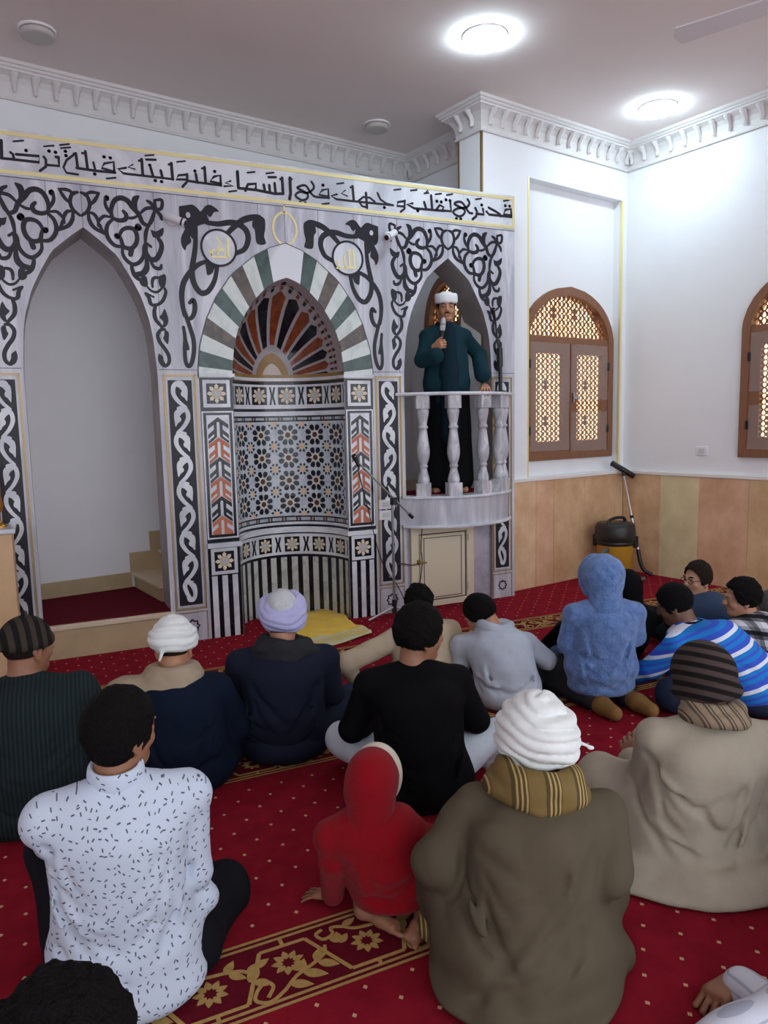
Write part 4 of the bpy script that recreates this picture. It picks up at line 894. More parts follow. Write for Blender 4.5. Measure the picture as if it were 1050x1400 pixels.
fr = fr.build('fringe', M('cream_fringe', srgb(220, 205, 150), .9), rug); fr['kind'] = 'stuff'
# ---- wet/dry vacuum cleaner in the corner
VC = (5.24, .10)
vc = thing('vacuum_cleaner', (*VC, 0), 'black and yellow drum vacuum cleaner in the corner below the lattice window', 'vacuum cleaner')
YEL = M('yellow_drum', srgb(196, 148, 50), .4)
mb = MB(); mb.lathe([(.15, .07), (.175, .085), (.178, .36), (.183, .37)], (*VC, 0), 0, 36); mb.build('drum', YEL, vc)
mb = MB(); mb.lathe([(.186, .36), (.19, .37), (.19, .395), (.186, .40)], (*VC, 0), 0, 36); mb.build('rim_band', BLKP, vc)
mb = MB(); mb.lathe([(.186, .40), (.198, .415), (.200, .46), (.196, .52), (.188, .56), (.172, .578), (.12, .584), (.01, .585)], (*VC, 0), 0, 36); hd_ = mb.build('motor_head', M('dark_grey_plastic', srgb(38, 37, 36), .4, bump=.05, bscale=40), vc)
mb = MB(); mb.tube(catmull([(VC[0] - .15, VC[1] - .06, .55), (VC[0] - .13, VC[1] - .05, .61), (VC[0], VC[1] - .02, .63), (VC[0] + .13, VC[1] + .02, .61), (VC[0] + .16, VC[1] + .03, .55)], 6), .016); mb.build('handle', BLKP, hd_)
for a in (-.9, 2.2):
    mb = MB(); x, y = VC[0] + .195 * math.cos(a), VC[1] + .195 * math.sin(a); mb.box((x - .025, y - .02, .33), (x + .025, y + .02, .45)); o = mb.build('clip', BLKP, vc); bevel(o, .008, 2)
for k in range(4):
    a = k * PI / 2 + .5; mb = MB(); mb.lathe([(.02, .004), (.03, .02), (.03, .05), (.015, .075)], (VC[0] + .14 * math.cos(a), VC[1] + .14 * math.sin(a), 0), 0, 14); mb.build('castor', BLKP, vc)
hose = catmull([(VC[0] - .17, VC[1] - .08, .33), (VC[0] - .28, VC[1] - .12, .30), (VC[0] - .36, VC[1] - .12, .20), (VC[0] - .35, VC[1] - .16, .07), (VC[0] - .25, VC[1] - .24, .028), (VC[0] - .02, VC[1] - .28, .026), (VC[0] + .16, VC[1] - .24, .026)], 22)
mb = MB(); mb.tube(hose, [.021 + .003 * (i % 2) for i in range(len(hose))], seg=10); mb.build('hose', M('grey_hose', srgb(98, 94, 90), .55), vc)
wd = thing('vacuum_wand', (5.51, .0, 0), 'chrome vacuum wand leaning upside down in the corner with black floor nozzle on top', 'vacuum wand')
A_, B_ = Vector((5.515, -.0, .05)), Vector((5.55, .325, 1.03)); D_ = (B_ - A_).normalized()
mb = MB(); mb.tube([A_ + D_ * .22, A_ + D_ * .60], .0165, seg=14); mb.tube([A_ + D_ * .58, B_], .0145, seg=14); w_ = mb.build('tube', STEEL, wd)
mb = MB(); mb.tube([A_ + D_ * .57, A_ + D_ * .60], .020, seg=14); mb.build('collar', BLKP, w_)
mb = MB(); mb.tube(catmull([A_ + D_ * .24, A_ + D_ * .12, A_ + D_ * .03 + Vector((.01, -.02, 0)), A_ + Vector((.07, -.06, -.015))], 6), [.020] * 19); mb.build('handle', BLKP, wd)
mb = MB(); mb.tube([B_ - D_ * .01, B_ + D_ * .05], .018); P_ = B_ + D_ * .06; e = Vector((UX * .55 - .0, UY * .55 - .62, -.34)).normalized(); e = Vector((.50, -.40, -.40)).normalized()
mb.tube([P_ - e * .14, P_ - e * .135, P_ + e * .135, P_ + e * .14], [.012, .03, .03, .012], seg=14); mb.build('floor_nozzle', BLKP, wd)
# ---- stone pedestal at the left edge with a brass ornament
pd = thing('stone_pedestal', (-.45, -.02, 0), 'tan stone pedestal with white marble top at the left edge', 'pedestal')
TAN = M('tan_stone', srgb(206, 170, 130), .4, var=.08, scale=6)
mb = MB(); mb.box((-.80, -.36, 0), (-.185, -.05, .975)); o = mb.build('body', TAN, pd); bevel(o, .006, 2)
mb = MB(); mb.box((-.82, -.38, .975), (-.165, -.04, 1.005)); o = mb.build('top_slab', MARB2, pd); bevel(o, .006, 2)
br = thing('brass_candlestick', (-.225, -.2, 1.005), 'brass ornament standing on the white top of the stone pedestal', 'ornament')
BRASS = M('polished_brass', srgb(196, 150, 70), .25, .9)
mb = MB(); mb.lathe([(.05, 0), (.052, .01), (.03, .02), (.016, .04), (.014, .09)], (-.262, -.2, 1.005), 0, 24); mb.build('foot', BRASS, br)
mb = MB(); mb.lathe([(.014, .09), (.03, .11), (.034, .14), (.026, .2), (.026, .36), (.03, .38), (.012, .40)], (-.262, -.2, 1.005), 0, 24); mb.build('stem', M('amber_brass', srgb(190, 136, 52), .3, .7), br)
# ---- ceiling fan (only one blade tip reaches the picture)
fc = (4.26, -2.70, 4.02)
fn_ = thing('ceiling_fan', fc, 'white ceiling fan whose blade tip reaches in at the top right', 'ceiling fan')
mb = MB(); mb.lathe([(.09, -.06), (.11, -.04), (.11, .03), (.07, .05)], fc, 0, 28); mb.build('motor', WHTP, fn_)
mb = MB(); mb.tube([(fc[0], fc[1], fc[2] + .04), (fc[0], fc[1], CEIL)], .014); mb.build('rod', WHTP, fn_)
for k in range(3):
    a = math.atan2(.85, -.42) + k * 2 * PI / 3; d = Vector((math.cos(a), math.sin(a), 0)); s_ = Vector((-math.sin(a), math.cos(a), .30)); c0 = Vector(fc); mb = MB()
    P_ = [c0 + d * .12 + s_ * .05, c0 + d * .90 + s_ * .07, c0 + d * .93, c0 + d * .90 - s_ * .07, c0 + d * .12 - s_ * .05]
    vs = [p + Vector((0, 0, .004)) for p in P_] + [p - Vector((0, 0, .004)) for p in P_]; mb.add(vs, [(0, 1, 2, 3, 4), (9, 8, 7, 6, 5)] + [(i, 5 + i, 5 + (i + 1) % 5, (i + 1) % 5) for i in range(5)]); mb.build('blade', WHTP, fn_)
# ================================================================== PEOPLE: implicit surfaces -> continuous meshes
def rotm(yaw=0, pitch=0, roll=0):
    """yaw + turns left, pitch + looks up, roll + leans to the right shoulder (degrees)"""
    y, p, r = math.radians(yaw), math.radians(pitch), math.radians(roll)
    Rz = np.array([[math.cos(y), -math.sin(y), 0], [math.sin(y), math.cos(y), 0], [0, 0, 1]])
    Rx = np.array([[1, 0, 0], [0, math.cos(p), -math.sin(p)], [0, math.sin(p), math.cos(p)]])
    Ry = np.array([[math.cos(r), 0, math.sin(r)], [0, 1, 0], [-math.sin(r), 0, math.cos(r)]])
    return Rz @ Rx @ Ry
V3 = lambda *a: np.array(a, float)
class Field:
    def __init__(s, lo, hi, h):
        s.h = h; s.lo = np.array(lo, np.float32); s.n = np.ceil((np.array(hi) - s.lo) / h).astype(int) + 1
        s.ax = [s.lo[i] + h * np.arange(s.n[i], dtype=np.float32) for i in range(3)]
        s.F = np.full(s.n, 9.0, np.float32)
    def sub(s, lo, hi):
        a = np.clip(np.floor((np.array(lo) - s.lo) / s.h).astype(int), 0, s.n); b = np.clip(np.ceil((np.array(hi) - s.lo) / s.h).astype(int) + 1, 0, s.n)
        if np.any(b <= a): return None
        sl = tuple(slice(a[i], b[i]) for i in range(3)); return sl, np.meshgrid(*[s.ax[i][sl[i]] for i in range(3)], indexing='ij')
    def _mix(s, sl, d, k, op):
        F = s.F[sl]
        if op == '+':
            if k <= 0: s.F[sl] = np.minimum(F, d); return
            h = np.clip(.5 + .5 * (F - d) / k, 0, 1); s.F[sl] = F + (d - F) * h - k * h * (1 - h)
        else:
            d = -d
            if k <= 0: s.F[sl] = np.maximum(F, d); return
            h = np.clip(.5 - .5 * (F - d) / k, 0, 1); s.F[sl] = F + (d - F) * h + k * h * (1 - h)
    def cone(s, a, b, ra, rb, k=.03, op='+', fl=1.0, fdir=None):
        a = np.array(a, np.float32); b = np.array(b, np.float32); m = max(ra, rb) + 2.0 * k + .03
        g = s.sub(np.minimum(a, b) - m, np.maximum(a, b) + m)
        if g is None: return
        sl, (X, Y, Z) = g; ab = b - a; L = float(ab @ ab) + 1e-9
        t = np.clip(((X - a[0]) * ab[0] + (Y - a[1]) * ab[1] + (Z - a[2]) * ab[2]) / L, 0, 1)
        dx, dy, dz = X - a[0] - t * ab[0], Y - a[1] - t * ab[1], Z - a[2] - t * ab[2]
        d = np.sqrt(dx * dx + dy * dy + dz * dz) - (ra + (rb - ra) * t); s._mix(sl, d, k, op)
    def ell(s, c, r, k=.03, op='+', R=None, cut=None):
        c = np.array(c, np.float32); r = np.array(r, np.float32); m = float(r.max()) + 2.0 * k + .03
        g = s.sub(c - m, c + m)
        if g is None: return
        sl, (X, Y, Z) = g; X, Y, Z = X - c[0], Y - c[1], Z - c[2]
        if R is not None: X, Y, Z = (R[0, 0] * X + R[1, 0] * Y + R[2, 0] * Z, R[0, 1] * X + R[1, 1] * Y + R[2, 1] * Z, R[0, 2] * X + R[1, 2] * Y + R[2, 2] * Z)
        k0 = np.sqrt((X / r[0]) ** 2 + (Y / r[1]) ** 2 + (Z / r[2]) ** 2); k1 = np.sqrt((X / r[0] ** 2) ** 2 + (Y / r[1] ** 2) ** 2 + (Z / r[2] ** 2) ** 2) + 1e-9
        d = k0 * (k0 - 1) / k1
        if cut is not None: d = np.maximum(d, cut(X, Y, Z))
        s._mix(sl, d, k, op)
    def torus(s, c, R0, r, k=.012, R=None, sy=1.0, flat=1.0):
        c = np.array(c, np.float32); m = R0 * max(1, sy) + r + 2 * k + .03; g = s.sub(c - m, c + m)
        if g is None: return
        sl, (X, Y, Z) = g; X, Y, Z = X - c[0], Y - c[1], Z - c[2]
        if R is not None: X, Y, Z = (R[0, 0] * X + R[1, 0] * Y + R[2, 0] * Z, R[0, 1] * X + R[1, 1] * Y + R[2, 1] * Z, R[0, 2] * X + R[1, 2] * Y + R[2, 2] * Z)
        q = np.sqrt(X * X + (Y / sy) ** 2) - R0; d = np.sqrt(q * q + (Z / flat) ** 2) - r; s._mix(sl, d, k, '+')
    def chain(s, pts, k=.04, n=4):
        """pts: (centre, (rx, ry, rz)); one swept elliptical volume along the polyline, then blended in"""
        A = np.array([np.r_[c, r] for c, r in pts], float); m = A[:, 3:].max() + 2 * k + .03
        g = s.sub(A[:, :3].min(0) - m, A[:, :3].max(0) + m)
        if g is None: return
        sl, (X, Y, Z) = g; T = Field.__new__(Field); T.h = s.h; T.lo = s.lo; T.n = s.n; T.ax = s.ax; D = np.full(X.shape, 9.0, np.float32)
        for a, b in zip(A[:-1], A[1:]):
            for i in range(7):
                q = a + (b - a) * i / 6; x, y, z = X - q[0], Y - q[1], Z - q[2]
                k0 = np.sqrt((x / q[3]) ** 2 + (y / q[4]) ** 2 + (z / q[5]) ** 2); k1 = np.sqrt((x / q[3] ** 2) ** 2 + (y / q[4] ** 2) ** 2 + (z / q[5] ** 2) ** 2) + 1e-9
                d = (k0 * (k0 - 1) / k1).astype(np.float32); D = np.minimum(D, d)
        s._mix(sl, D, k, '+')
    def floor(s, z=.003):
        Z = s.ax[2][None, None, :]; s.F = np.maximum(s.F, z - Z).astype(np.float32)
    def plane(s, p, nrm):                                   # keep the side the normal points away from
        X, Y, Z = np.meshgrid(*s.ax, indexing='ij', sparse=True); s.F = np.maximum(s.F, (X - p[0]) * nrm[0] + (Y - p[1]) * nrm[1] + (Z - p[2]) * nrm[2]).astype(np.float32)
    def wrinkle(s, amp, f=(16, 16, 7), seed=0, hi=.4):
        rg = np.random.default_rng(seed); msk = np.abs(s.F) < .05; I = np.nonzero(msk)
        X, Y, Z = (s.ax[i][I[i]] for i in range(3)); ph = rg.uniform(0, 6.28, 12)
        w1 = np.sin(3.1 * X + 2.3 * Z + ph[0]) + np.sin(2.7 * Y - 3.6 * Z + ph[1]); w2 = np.sin(4.3 * Z + 2.2 * Y + ph[2]) + np.sin(3.3 * X + 1.9 * Y + ph[3])
        n = np.sin(f[0] * X + f[2] * Z * .6 + 1.9 * w1 + ph[4]) * np.sin(f[1] * Y * .7 + f[2] * Z + 1.6 * w2 + ph[5])
        n2 = np.sin(2.1 * f[0] * X - 1.1 * f[2] * Z + 2.2 * w2 + ph[6]) * np.cos(1.7 * f[1] * Y + 1.9 * f[2] * Z + 2 * w1 + ph[7])
        sharp = lambda v: 1 - np.abs(v) * 1.6
        s.F[I] += (amp * (.6 * sharp(n) + .5 * n + hi * n2)).astype(np.float32)
    def folds(s, amp, pts, seed=0):
        """pts: list of (a, b, width): soft grooves (creases) along segments"""
        for a, b, w in pts:
            a = np.array(a, np.float32); b = np.array(b, np.float32); m = 3 * w; g = s.sub(np.minimum(a, b) - m, np.maximum(a, b) + m)
            if g is None: continue
            sl, (X, Y, Z) = g; ab = b - a; L = float(ab @ ab) + 1e-9
            t = np.clip(((X - a[0]) * ab[0] + (Y - a[1]) * ab[1] + (Z - a[2]) * ab[2]) / L, 0, 1)
            q = ((X - a[0] - t * ab[0]) ** 2 + (Y - a[1] - t * ab[1]) ** 2 + (Z - a[2] - t * ab[2]) ** 2) / (w * w); s.F[sl] += (amp * np.exp(-q) * (1 - .4 * t)).astype(np.float32)
    def wraps(s, c, R, amp, pitch, seed=0):
        """wound cloth: bands separated by sharp creases that climb round the head"""
        rg = np.random.default_rng(seed); msk = np.abs(s.F) < .04; I = np.nonzero(msk); P = np.stack([s.ax[i][I[i]] - c[i] for i in range(3)], 1) @ R
        ph = np.arctan2(P[:, 0], P[:, 1]); a = rg.uniform(0, 6.28, 4); rr = np.hypot(P[:, 0], P[:, 1])
        zz = P[:, 2] + .020 * np.sin(ph + a[0]) + .009 * np.sin(2 * ph + a[1]) + .004 * np.sin(5 * ph + a[2]) - .35 * np.maximum(0, .06 - rr)
        n = np.abs(np.sin(zz * PI / pitch + a[3])); s.F[I] += (amp * (.75 - n ** .6 * 1.2)).astype(np.float32)
    def back(s, x, z):
        i = int(np.clip((x - s.lo[0]) / s.h, 0, s.n[0] - 1)); k = int(np.clip((z - s.lo[2]) / s.h, 0, s.n[2] - 1)); q = np.nonzero(s.F[i, :, k] < 0)[0]
        return None if len(q) == 0 else float(s.ax[1][q[0]])
    def drape(s, amp, side_x, z0, z1, n=14, seed=0, w=.016):
        """random creases on the back of a garment: from the armpits and sides down towards the middle"""
        rg = np.random.default_rng(seed + 50)
        for i in range(n):
            sg = -1 if i % 2 else 1; z = rg.uniform(z0 + .25 * (z1 - z0), z1); x = sg * side_x * rg.uniform(.55, 1.0); L = rg.uniform(.10, .24); an = rg.uniform(.5, 1.25)
            x2, z2 = x - sg * L * math.cos(an), max(z0, z - L * math.sin(an)); tt = np.linspace(0, 1, 7); bow = sg * rg.uniform(.01, .03)
            xs, zs = x + (x2 - x) * tt + bow * np.sin(PI * tt), z + (z2 - z) * tt; ys = [s.back(a, b) for a, b in zip(xs, zs)]
            if any(v is None for v in ys): continue
            yf = np.polyval(np.polyfit(tt, ys, 2), tt); A = amp * rg.uniform(.6, 1.1); p = [V3(a, b, c) for a, b, c in zip(xs, yf, zs)]
            if max(abs(yf - np.array(ys))) > .02: continue
            s.crease(p, A, w); s.crease([q + V3(sg * .8, 0, .75) * w * 1.7 for q in p], -A * .8, w)
    def crease(s, p, A, w):
        lo = np.min(p, 0) - 3 * w; hi = np.max(p, 0) + 3 * w; g = s.sub(lo, hi)
        if g is None: return
        sl, (X, Y, Z) = g; best = np.full(X.shape, 9.0, np.float32); T = np.zeros_like(best); n = len(p) - 1
        for i, (a, b) in enumerate(zip(p[:-1], p[1:])):
            ab = b - a; t = np.clip(((X - a[0]) * ab[0] + (Y - a[1]) * ab[1] + (Z - a[2]) * ab[2]) / float(ab @ ab + 1e-9), 0, 1)
            q = (X - a[0] - t * ab[0]) ** 2 + (Y - a[1] - t * ab[1]) ** 2 + (Z - a[2] - t * ab[2]) ** 2; m = q < best; best = np.where(m, q, best); T = np.where(m, (i + t) / n, T)
        s.F[sl] += (A * np.exp(-best / (w * w)) * np.sin(PI * np.clip(.12 + .88 * T, 0, 1))).astype(np.float32)
    def mesh(s):
        F = s.F; neg = F < 0; c = np.zeros(np.array(F.shape) - 1, np.int8)
        for i in (0, 1):
            for j in (0, 1):
                for k in (0, 1): c += neg[i:F.shape[0] - 1 + i, j:F.shape[1] - 1 + j, k:F.shape[2] - 1 + k]
        I = np.argwhere((c > 0) & (c < 8)); ids = np.full(c.shape, -1, np.int32); ids[I[:, 0], I[:, 1], I[:, 2]] = np.arange(len(I))
        cor = np.array([(i, j, k) for i in (0, 1) for j in (0, 1) for k in (0, 1)]); V = np.stack([F[I[:, 0] + q[0], I[:, 1] + q[1], I[:, 2] + q[2]] for q in cor], 1)
        P = np.zeros((len(I), 3), np.float64); cnt = np.zeros(len(I))
        for a in range(8):
            for b in range(a + 1, 8):
                if abs(cor[a] - cor[b]).sum() != 1: continue
                va, vb = V[:, a], V[:, b]; mk = (va < 0) != (vb < 0); t = np.where(mk, va / np.where(mk, va - vb, 1), 0)
                P[mk] += cor[a] + t[mk, None] * (cor[b] - cor[a]); cnt[mk] += 1
        P = (I + P / cnt[:, None]) * s.h + s.lo; faces = []
        for ax in range(3):
            o1, o2 = (ax + 1) % 3, (ax + 2) % 3; n0 = np.take(neg, range(0, neg.shape[ax] - 1), ax); n1 = np.take(neg, range(1, neg.shape[ax]), ax); E = np.argwhere(n0 != n1)
            E = E[(E[:, o1] > 0) & (E[:, o2] > 0) & (E[:, o1] < c.shape[o1]) & (E[:, o2] < c.shape[o2])]
            q = []
            for d1, d2 in ((-1, -1), (0, -1), (0, 0), (-1, 0)):
                e = E.copy(); e[:, o1] += d1; e[:, o2] += d2; q.append(ids[e[:, 0], e[:, 1], e[:, 2]])
            q = np.stack(q, 1); fl_ = ~n0[E[:, 0], E[:, 1], E[:, 2]]; q[fl_] = q[fl_][:, ::-1]; faces.append(q[(q >= 0).all(1)])
        return P, np.concatenate(faces)
def field_obj(fld, name, mat, parent=None, **props):
    P, Q = fld.mesh(); me = bpy.data.meshes.new(name); me.vertices.add(len(P)); me.vertices.foreach_set('co', P.astype(np.float32).ravel())
    me.loops.add(Q.size); me.loops.foreach_set('vertex_index', Q.ravel().astype(np.int32)); me.polygons.add(len(Q)); me.polygons.foreach_set('loop_start', np.arange(0, Q.size, 4, dtype=np.int32)); me.polygons.foreach_set('loop_total', np.full(len(Q), 4, np.int32))
    me.update(calc_edges=True); me.validate(); me.polygons.foreach_set('use_smooth', np.ones(len(me.polygons), bool)); me.materials.append(mat)
    o = bpy.data.objects.new(name, me); COL.objects.link(o); o.parent = parent
    for k_, v in props.items(): o[k_] = v
    return o

# ---- cloth and skin materials
def cloth(name, c, rough=.85, **kw): return M(name, srgb(*c), rough, bump=kw.pop('bump', .25), bscale=kw.pop('bscale', 350), spec=.12, var=kw.pop('var', .06), scale=kw.pop('scale', 14), **kw)
def skin(name, c): 
    m_ = M(name, srgb(*c), .5, var=.06, scale=20, bump=.05, bscale=200); m_.node_tree.nodes['Principled BSDF'].inputs['Subsurface Weight'].default_value = .08; m_.node_tree.nodes['Principled BSDF'].inputs['Subsurface Radius'].default_value = (.02, .008, .004); return m_
SK1 = skin('brown_skin', (150, 104, 78)); SK2 = skin('light_brown_skin', (178, 128, 98)); SK3 = skin('dark_brown_skin', (112, 76, 56)); SK4 = skin('tan_skin', (190, 142, 112))
def hairm(name, c): return M(name, srgb(*c), .75, bump=.9, bscale=160, spec=.12, stretch=(1, 1, .6))
HAIRB = hairm('black_hair', (13, 11, 11)); HAIRG = hairm('dark_brown_hair', (38, 28, 24))
def pattern(name, stops, axis, freq, rough=.85, off=0.0, base=None, bump=.2):
    """bands along a direction (object space): colour ramp repeated freq times a metre"""
    mt, nt, b = _nt(name); b.inputs['Roughness'].default_value = rough; b.inputs['Specular IOR Level'].default_value = .25
    tc = N(nt, 'ShaderNodeTexCoord'); dp = N(nt, 'ShaderNodeVectorMath', operation='DOT_PRODUCT'); dp.inputs[1].default_value = axis; nt.links.new(tc.outputs['Object'], dp.inputs[0])
    ml = N(nt, 'ShaderNodeMath', operation='MULTIPLY_ADD'); ml.inputs[1].default_value = freq; ml.inputs[2].default_value = off + 40; nt.links.new(dp.outputs['Value'], ml.inputs[0])
    fr_ = N(nt, 'ShaderNodeMath', operation='FRACT'); nt.links.new(ml.outputs[0], fr_.inputs[0]); r = ramp(nt, [(p, srgb(*c)) for p, c in stops]); r.color_ramp.interpolation = 'CONSTANT'; nt.links.new(fr_.outputs[0], r.inputs[0])
    nb = N(nt, 'ShaderNodeTexNoise', i_Scale=320.0); bp = N(nt, 'ShaderNodeBump', i_Strength=bump, i_Distance=.004); nt.links.new(tc.outputs['Object'], nb.inputs['Vector']); nt.links.new(nb.outputs['Fac'], bp.inputs['Height']); nt.links.new(bp.outputs[0], b.inputs['Normal'])
    nt.links.new(r.outputs[0], b.inputs['Base Color']); mt['ramp'] = r.name; return mt
def plaid(name, A, B, ax1, ax2, f1, f2):
    mt = pattern(name, A, ax1, f1); nt = mt.node_tree; b = nt.nodes['Principled BSDF']; tc = [n for n in nt.nodes if n.type == 'TEX_COORD'][0]
    dp = N(nt, 'ShaderNodeVectorMath', operation='DOT_PRODUCT'); dp.inputs[1].default_value = ax2; nt.links.new(tc.outputs['Object'], dp.inputs[0])
    ml = N(nt, 'ShaderNodeMath', operation='MULTIPLY_ADD'); ml.inputs[1].default_value = f2; ml.inputs[2].default_value = 40; nt.links.new(dp.outputs['Value'], ml.inputs[0]); fr_ = N(nt, 'ShaderNodeMath', operation='FRACT'); nt.links.new(ml.outputs[0], fr_.inputs[0])
    r2 = ramp(nt, [(p, srgb(*c)) for p, c in B]); r2.color_ramp.interpolation = 'CONSTANT'; nt.links.new(fr_.outputs[0], r2.inputs[0])
    mx = N(nt, 'ShaderNodeMix', data_type='RGBA', blend_type='MULTIPLY'); mx.inputs[0].default_value = .85; nt.links.new(nt.nodes[mt['ramp']].outputs[0], mx.inputs[6]); nt.links.new(r2.outputs[0], mx.inputs[7]); nt.links.new(mx.outputs[2], b.inputs['Base Color']); return mt
def dotted(name, base, dot, sc=58):
    """white shirt printed with small dark dashes"""
    mt, nt, b = _nt(name); b.inputs['Roughness'].default_value = .8; b.inputs['Specular IOR Level'].default_value = .25
    tc = N(nt, 'ShaderNodeTexCoord'); mp = N(nt, 'ShaderNodeMapping'); mp.inputs['Scale'].default_value = (1, .15, 1); nt.links.new(tc.outputs['Object'], mp.inputs[0])
    v = N(nt, 'ShaderNodeTexVoronoi', i_Scale=float(sc), i_Randomness=.85); nt.links.new(mp.outputs[0], v.inputs['Vector'])
    sub = N(nt, 'ShaderNodeVectorMath', operation='SUBTRACT'); sc_ = N(nt, 'ShaderNodeVectorMath', operation='SCALE'); sc_.inputs[3].default_value = float(sc)
    nt.links.new(mp.outputs[0], sub.inputs[0]); nt.links.new(v.outputs['Position'], sub.inputs[1]); nt.links.new(sub.outputs[0], sc_.inputs[0])
    sx = N(nt, 'ShaderNodeSeparateXYZ'); nt.links.new(sub.outputs[0], sx.inputs[0]); cr = N(nt, 'ShaderNodeSeparateColor'); nt.links.new(v.outputs['Color'], cr.inputs[0])
    an = N(nt, 'ShaderNodeMath', operation='MULTIPLY'); an.inputs[1].default_value = 6.28; nt.links.new(cr.outputs[0], an.inputs[0])
    cb = N(nt, 'ShaderNodeCombineXYZ'); nt.links.new(sx.outputs[0], cb.inputs[0]); nt.links.new(sx.outputs[2], cb.inputs[1]); rt = N(nt, 'ShaderNodeVectorRotate', rotation_type='Z_AXIS'); nt.links.new(cb.outputs[0], rt.inputs['Vector']); nt.links.new(an.outputs[0], rt.inputs['Angle'])
    s2 = N(nt, 'ShaderNodeSeparateXYZ'); nt.links.new(rt.outputs[0], s2.inputs[0]); ws = []
    for i, w in ((0, .0050), (1, .0019)):
        ab = N(nt, 'ShaderNodeMath', operation='ABSOLUTE'); nt.links.new(s2.outputs[i], ab.inputs[0]); lt = N(nt, 'ShaderNodeMath', operation='LESS_THAN'); lt.inputs[1].default_value = w; nt.links.new(ab.outputs[0], lt.inputs[0]); ws.append(lt)
    mu = N(nt, 'ShaderNodeMath', operation='MULTIPLY'); nt.links.new(ws[0].outputs[0], mu.inputs[0]); nt.links.new(ws[1].outputs[0], mu.inputs[1])
    mx = N(nt, 'ShaderNodeMix', data_type='RGBA'); mx.inputs[6].default_value = (*srgb(*base), 1); mx.inputs[7].default_value = (*srgb(*dot), 1); nt.links.new(mu.outputs[0], mx.inputs[0]); nt.links.new(mx.outputs[2], b.inputs['Base Color']); return mt

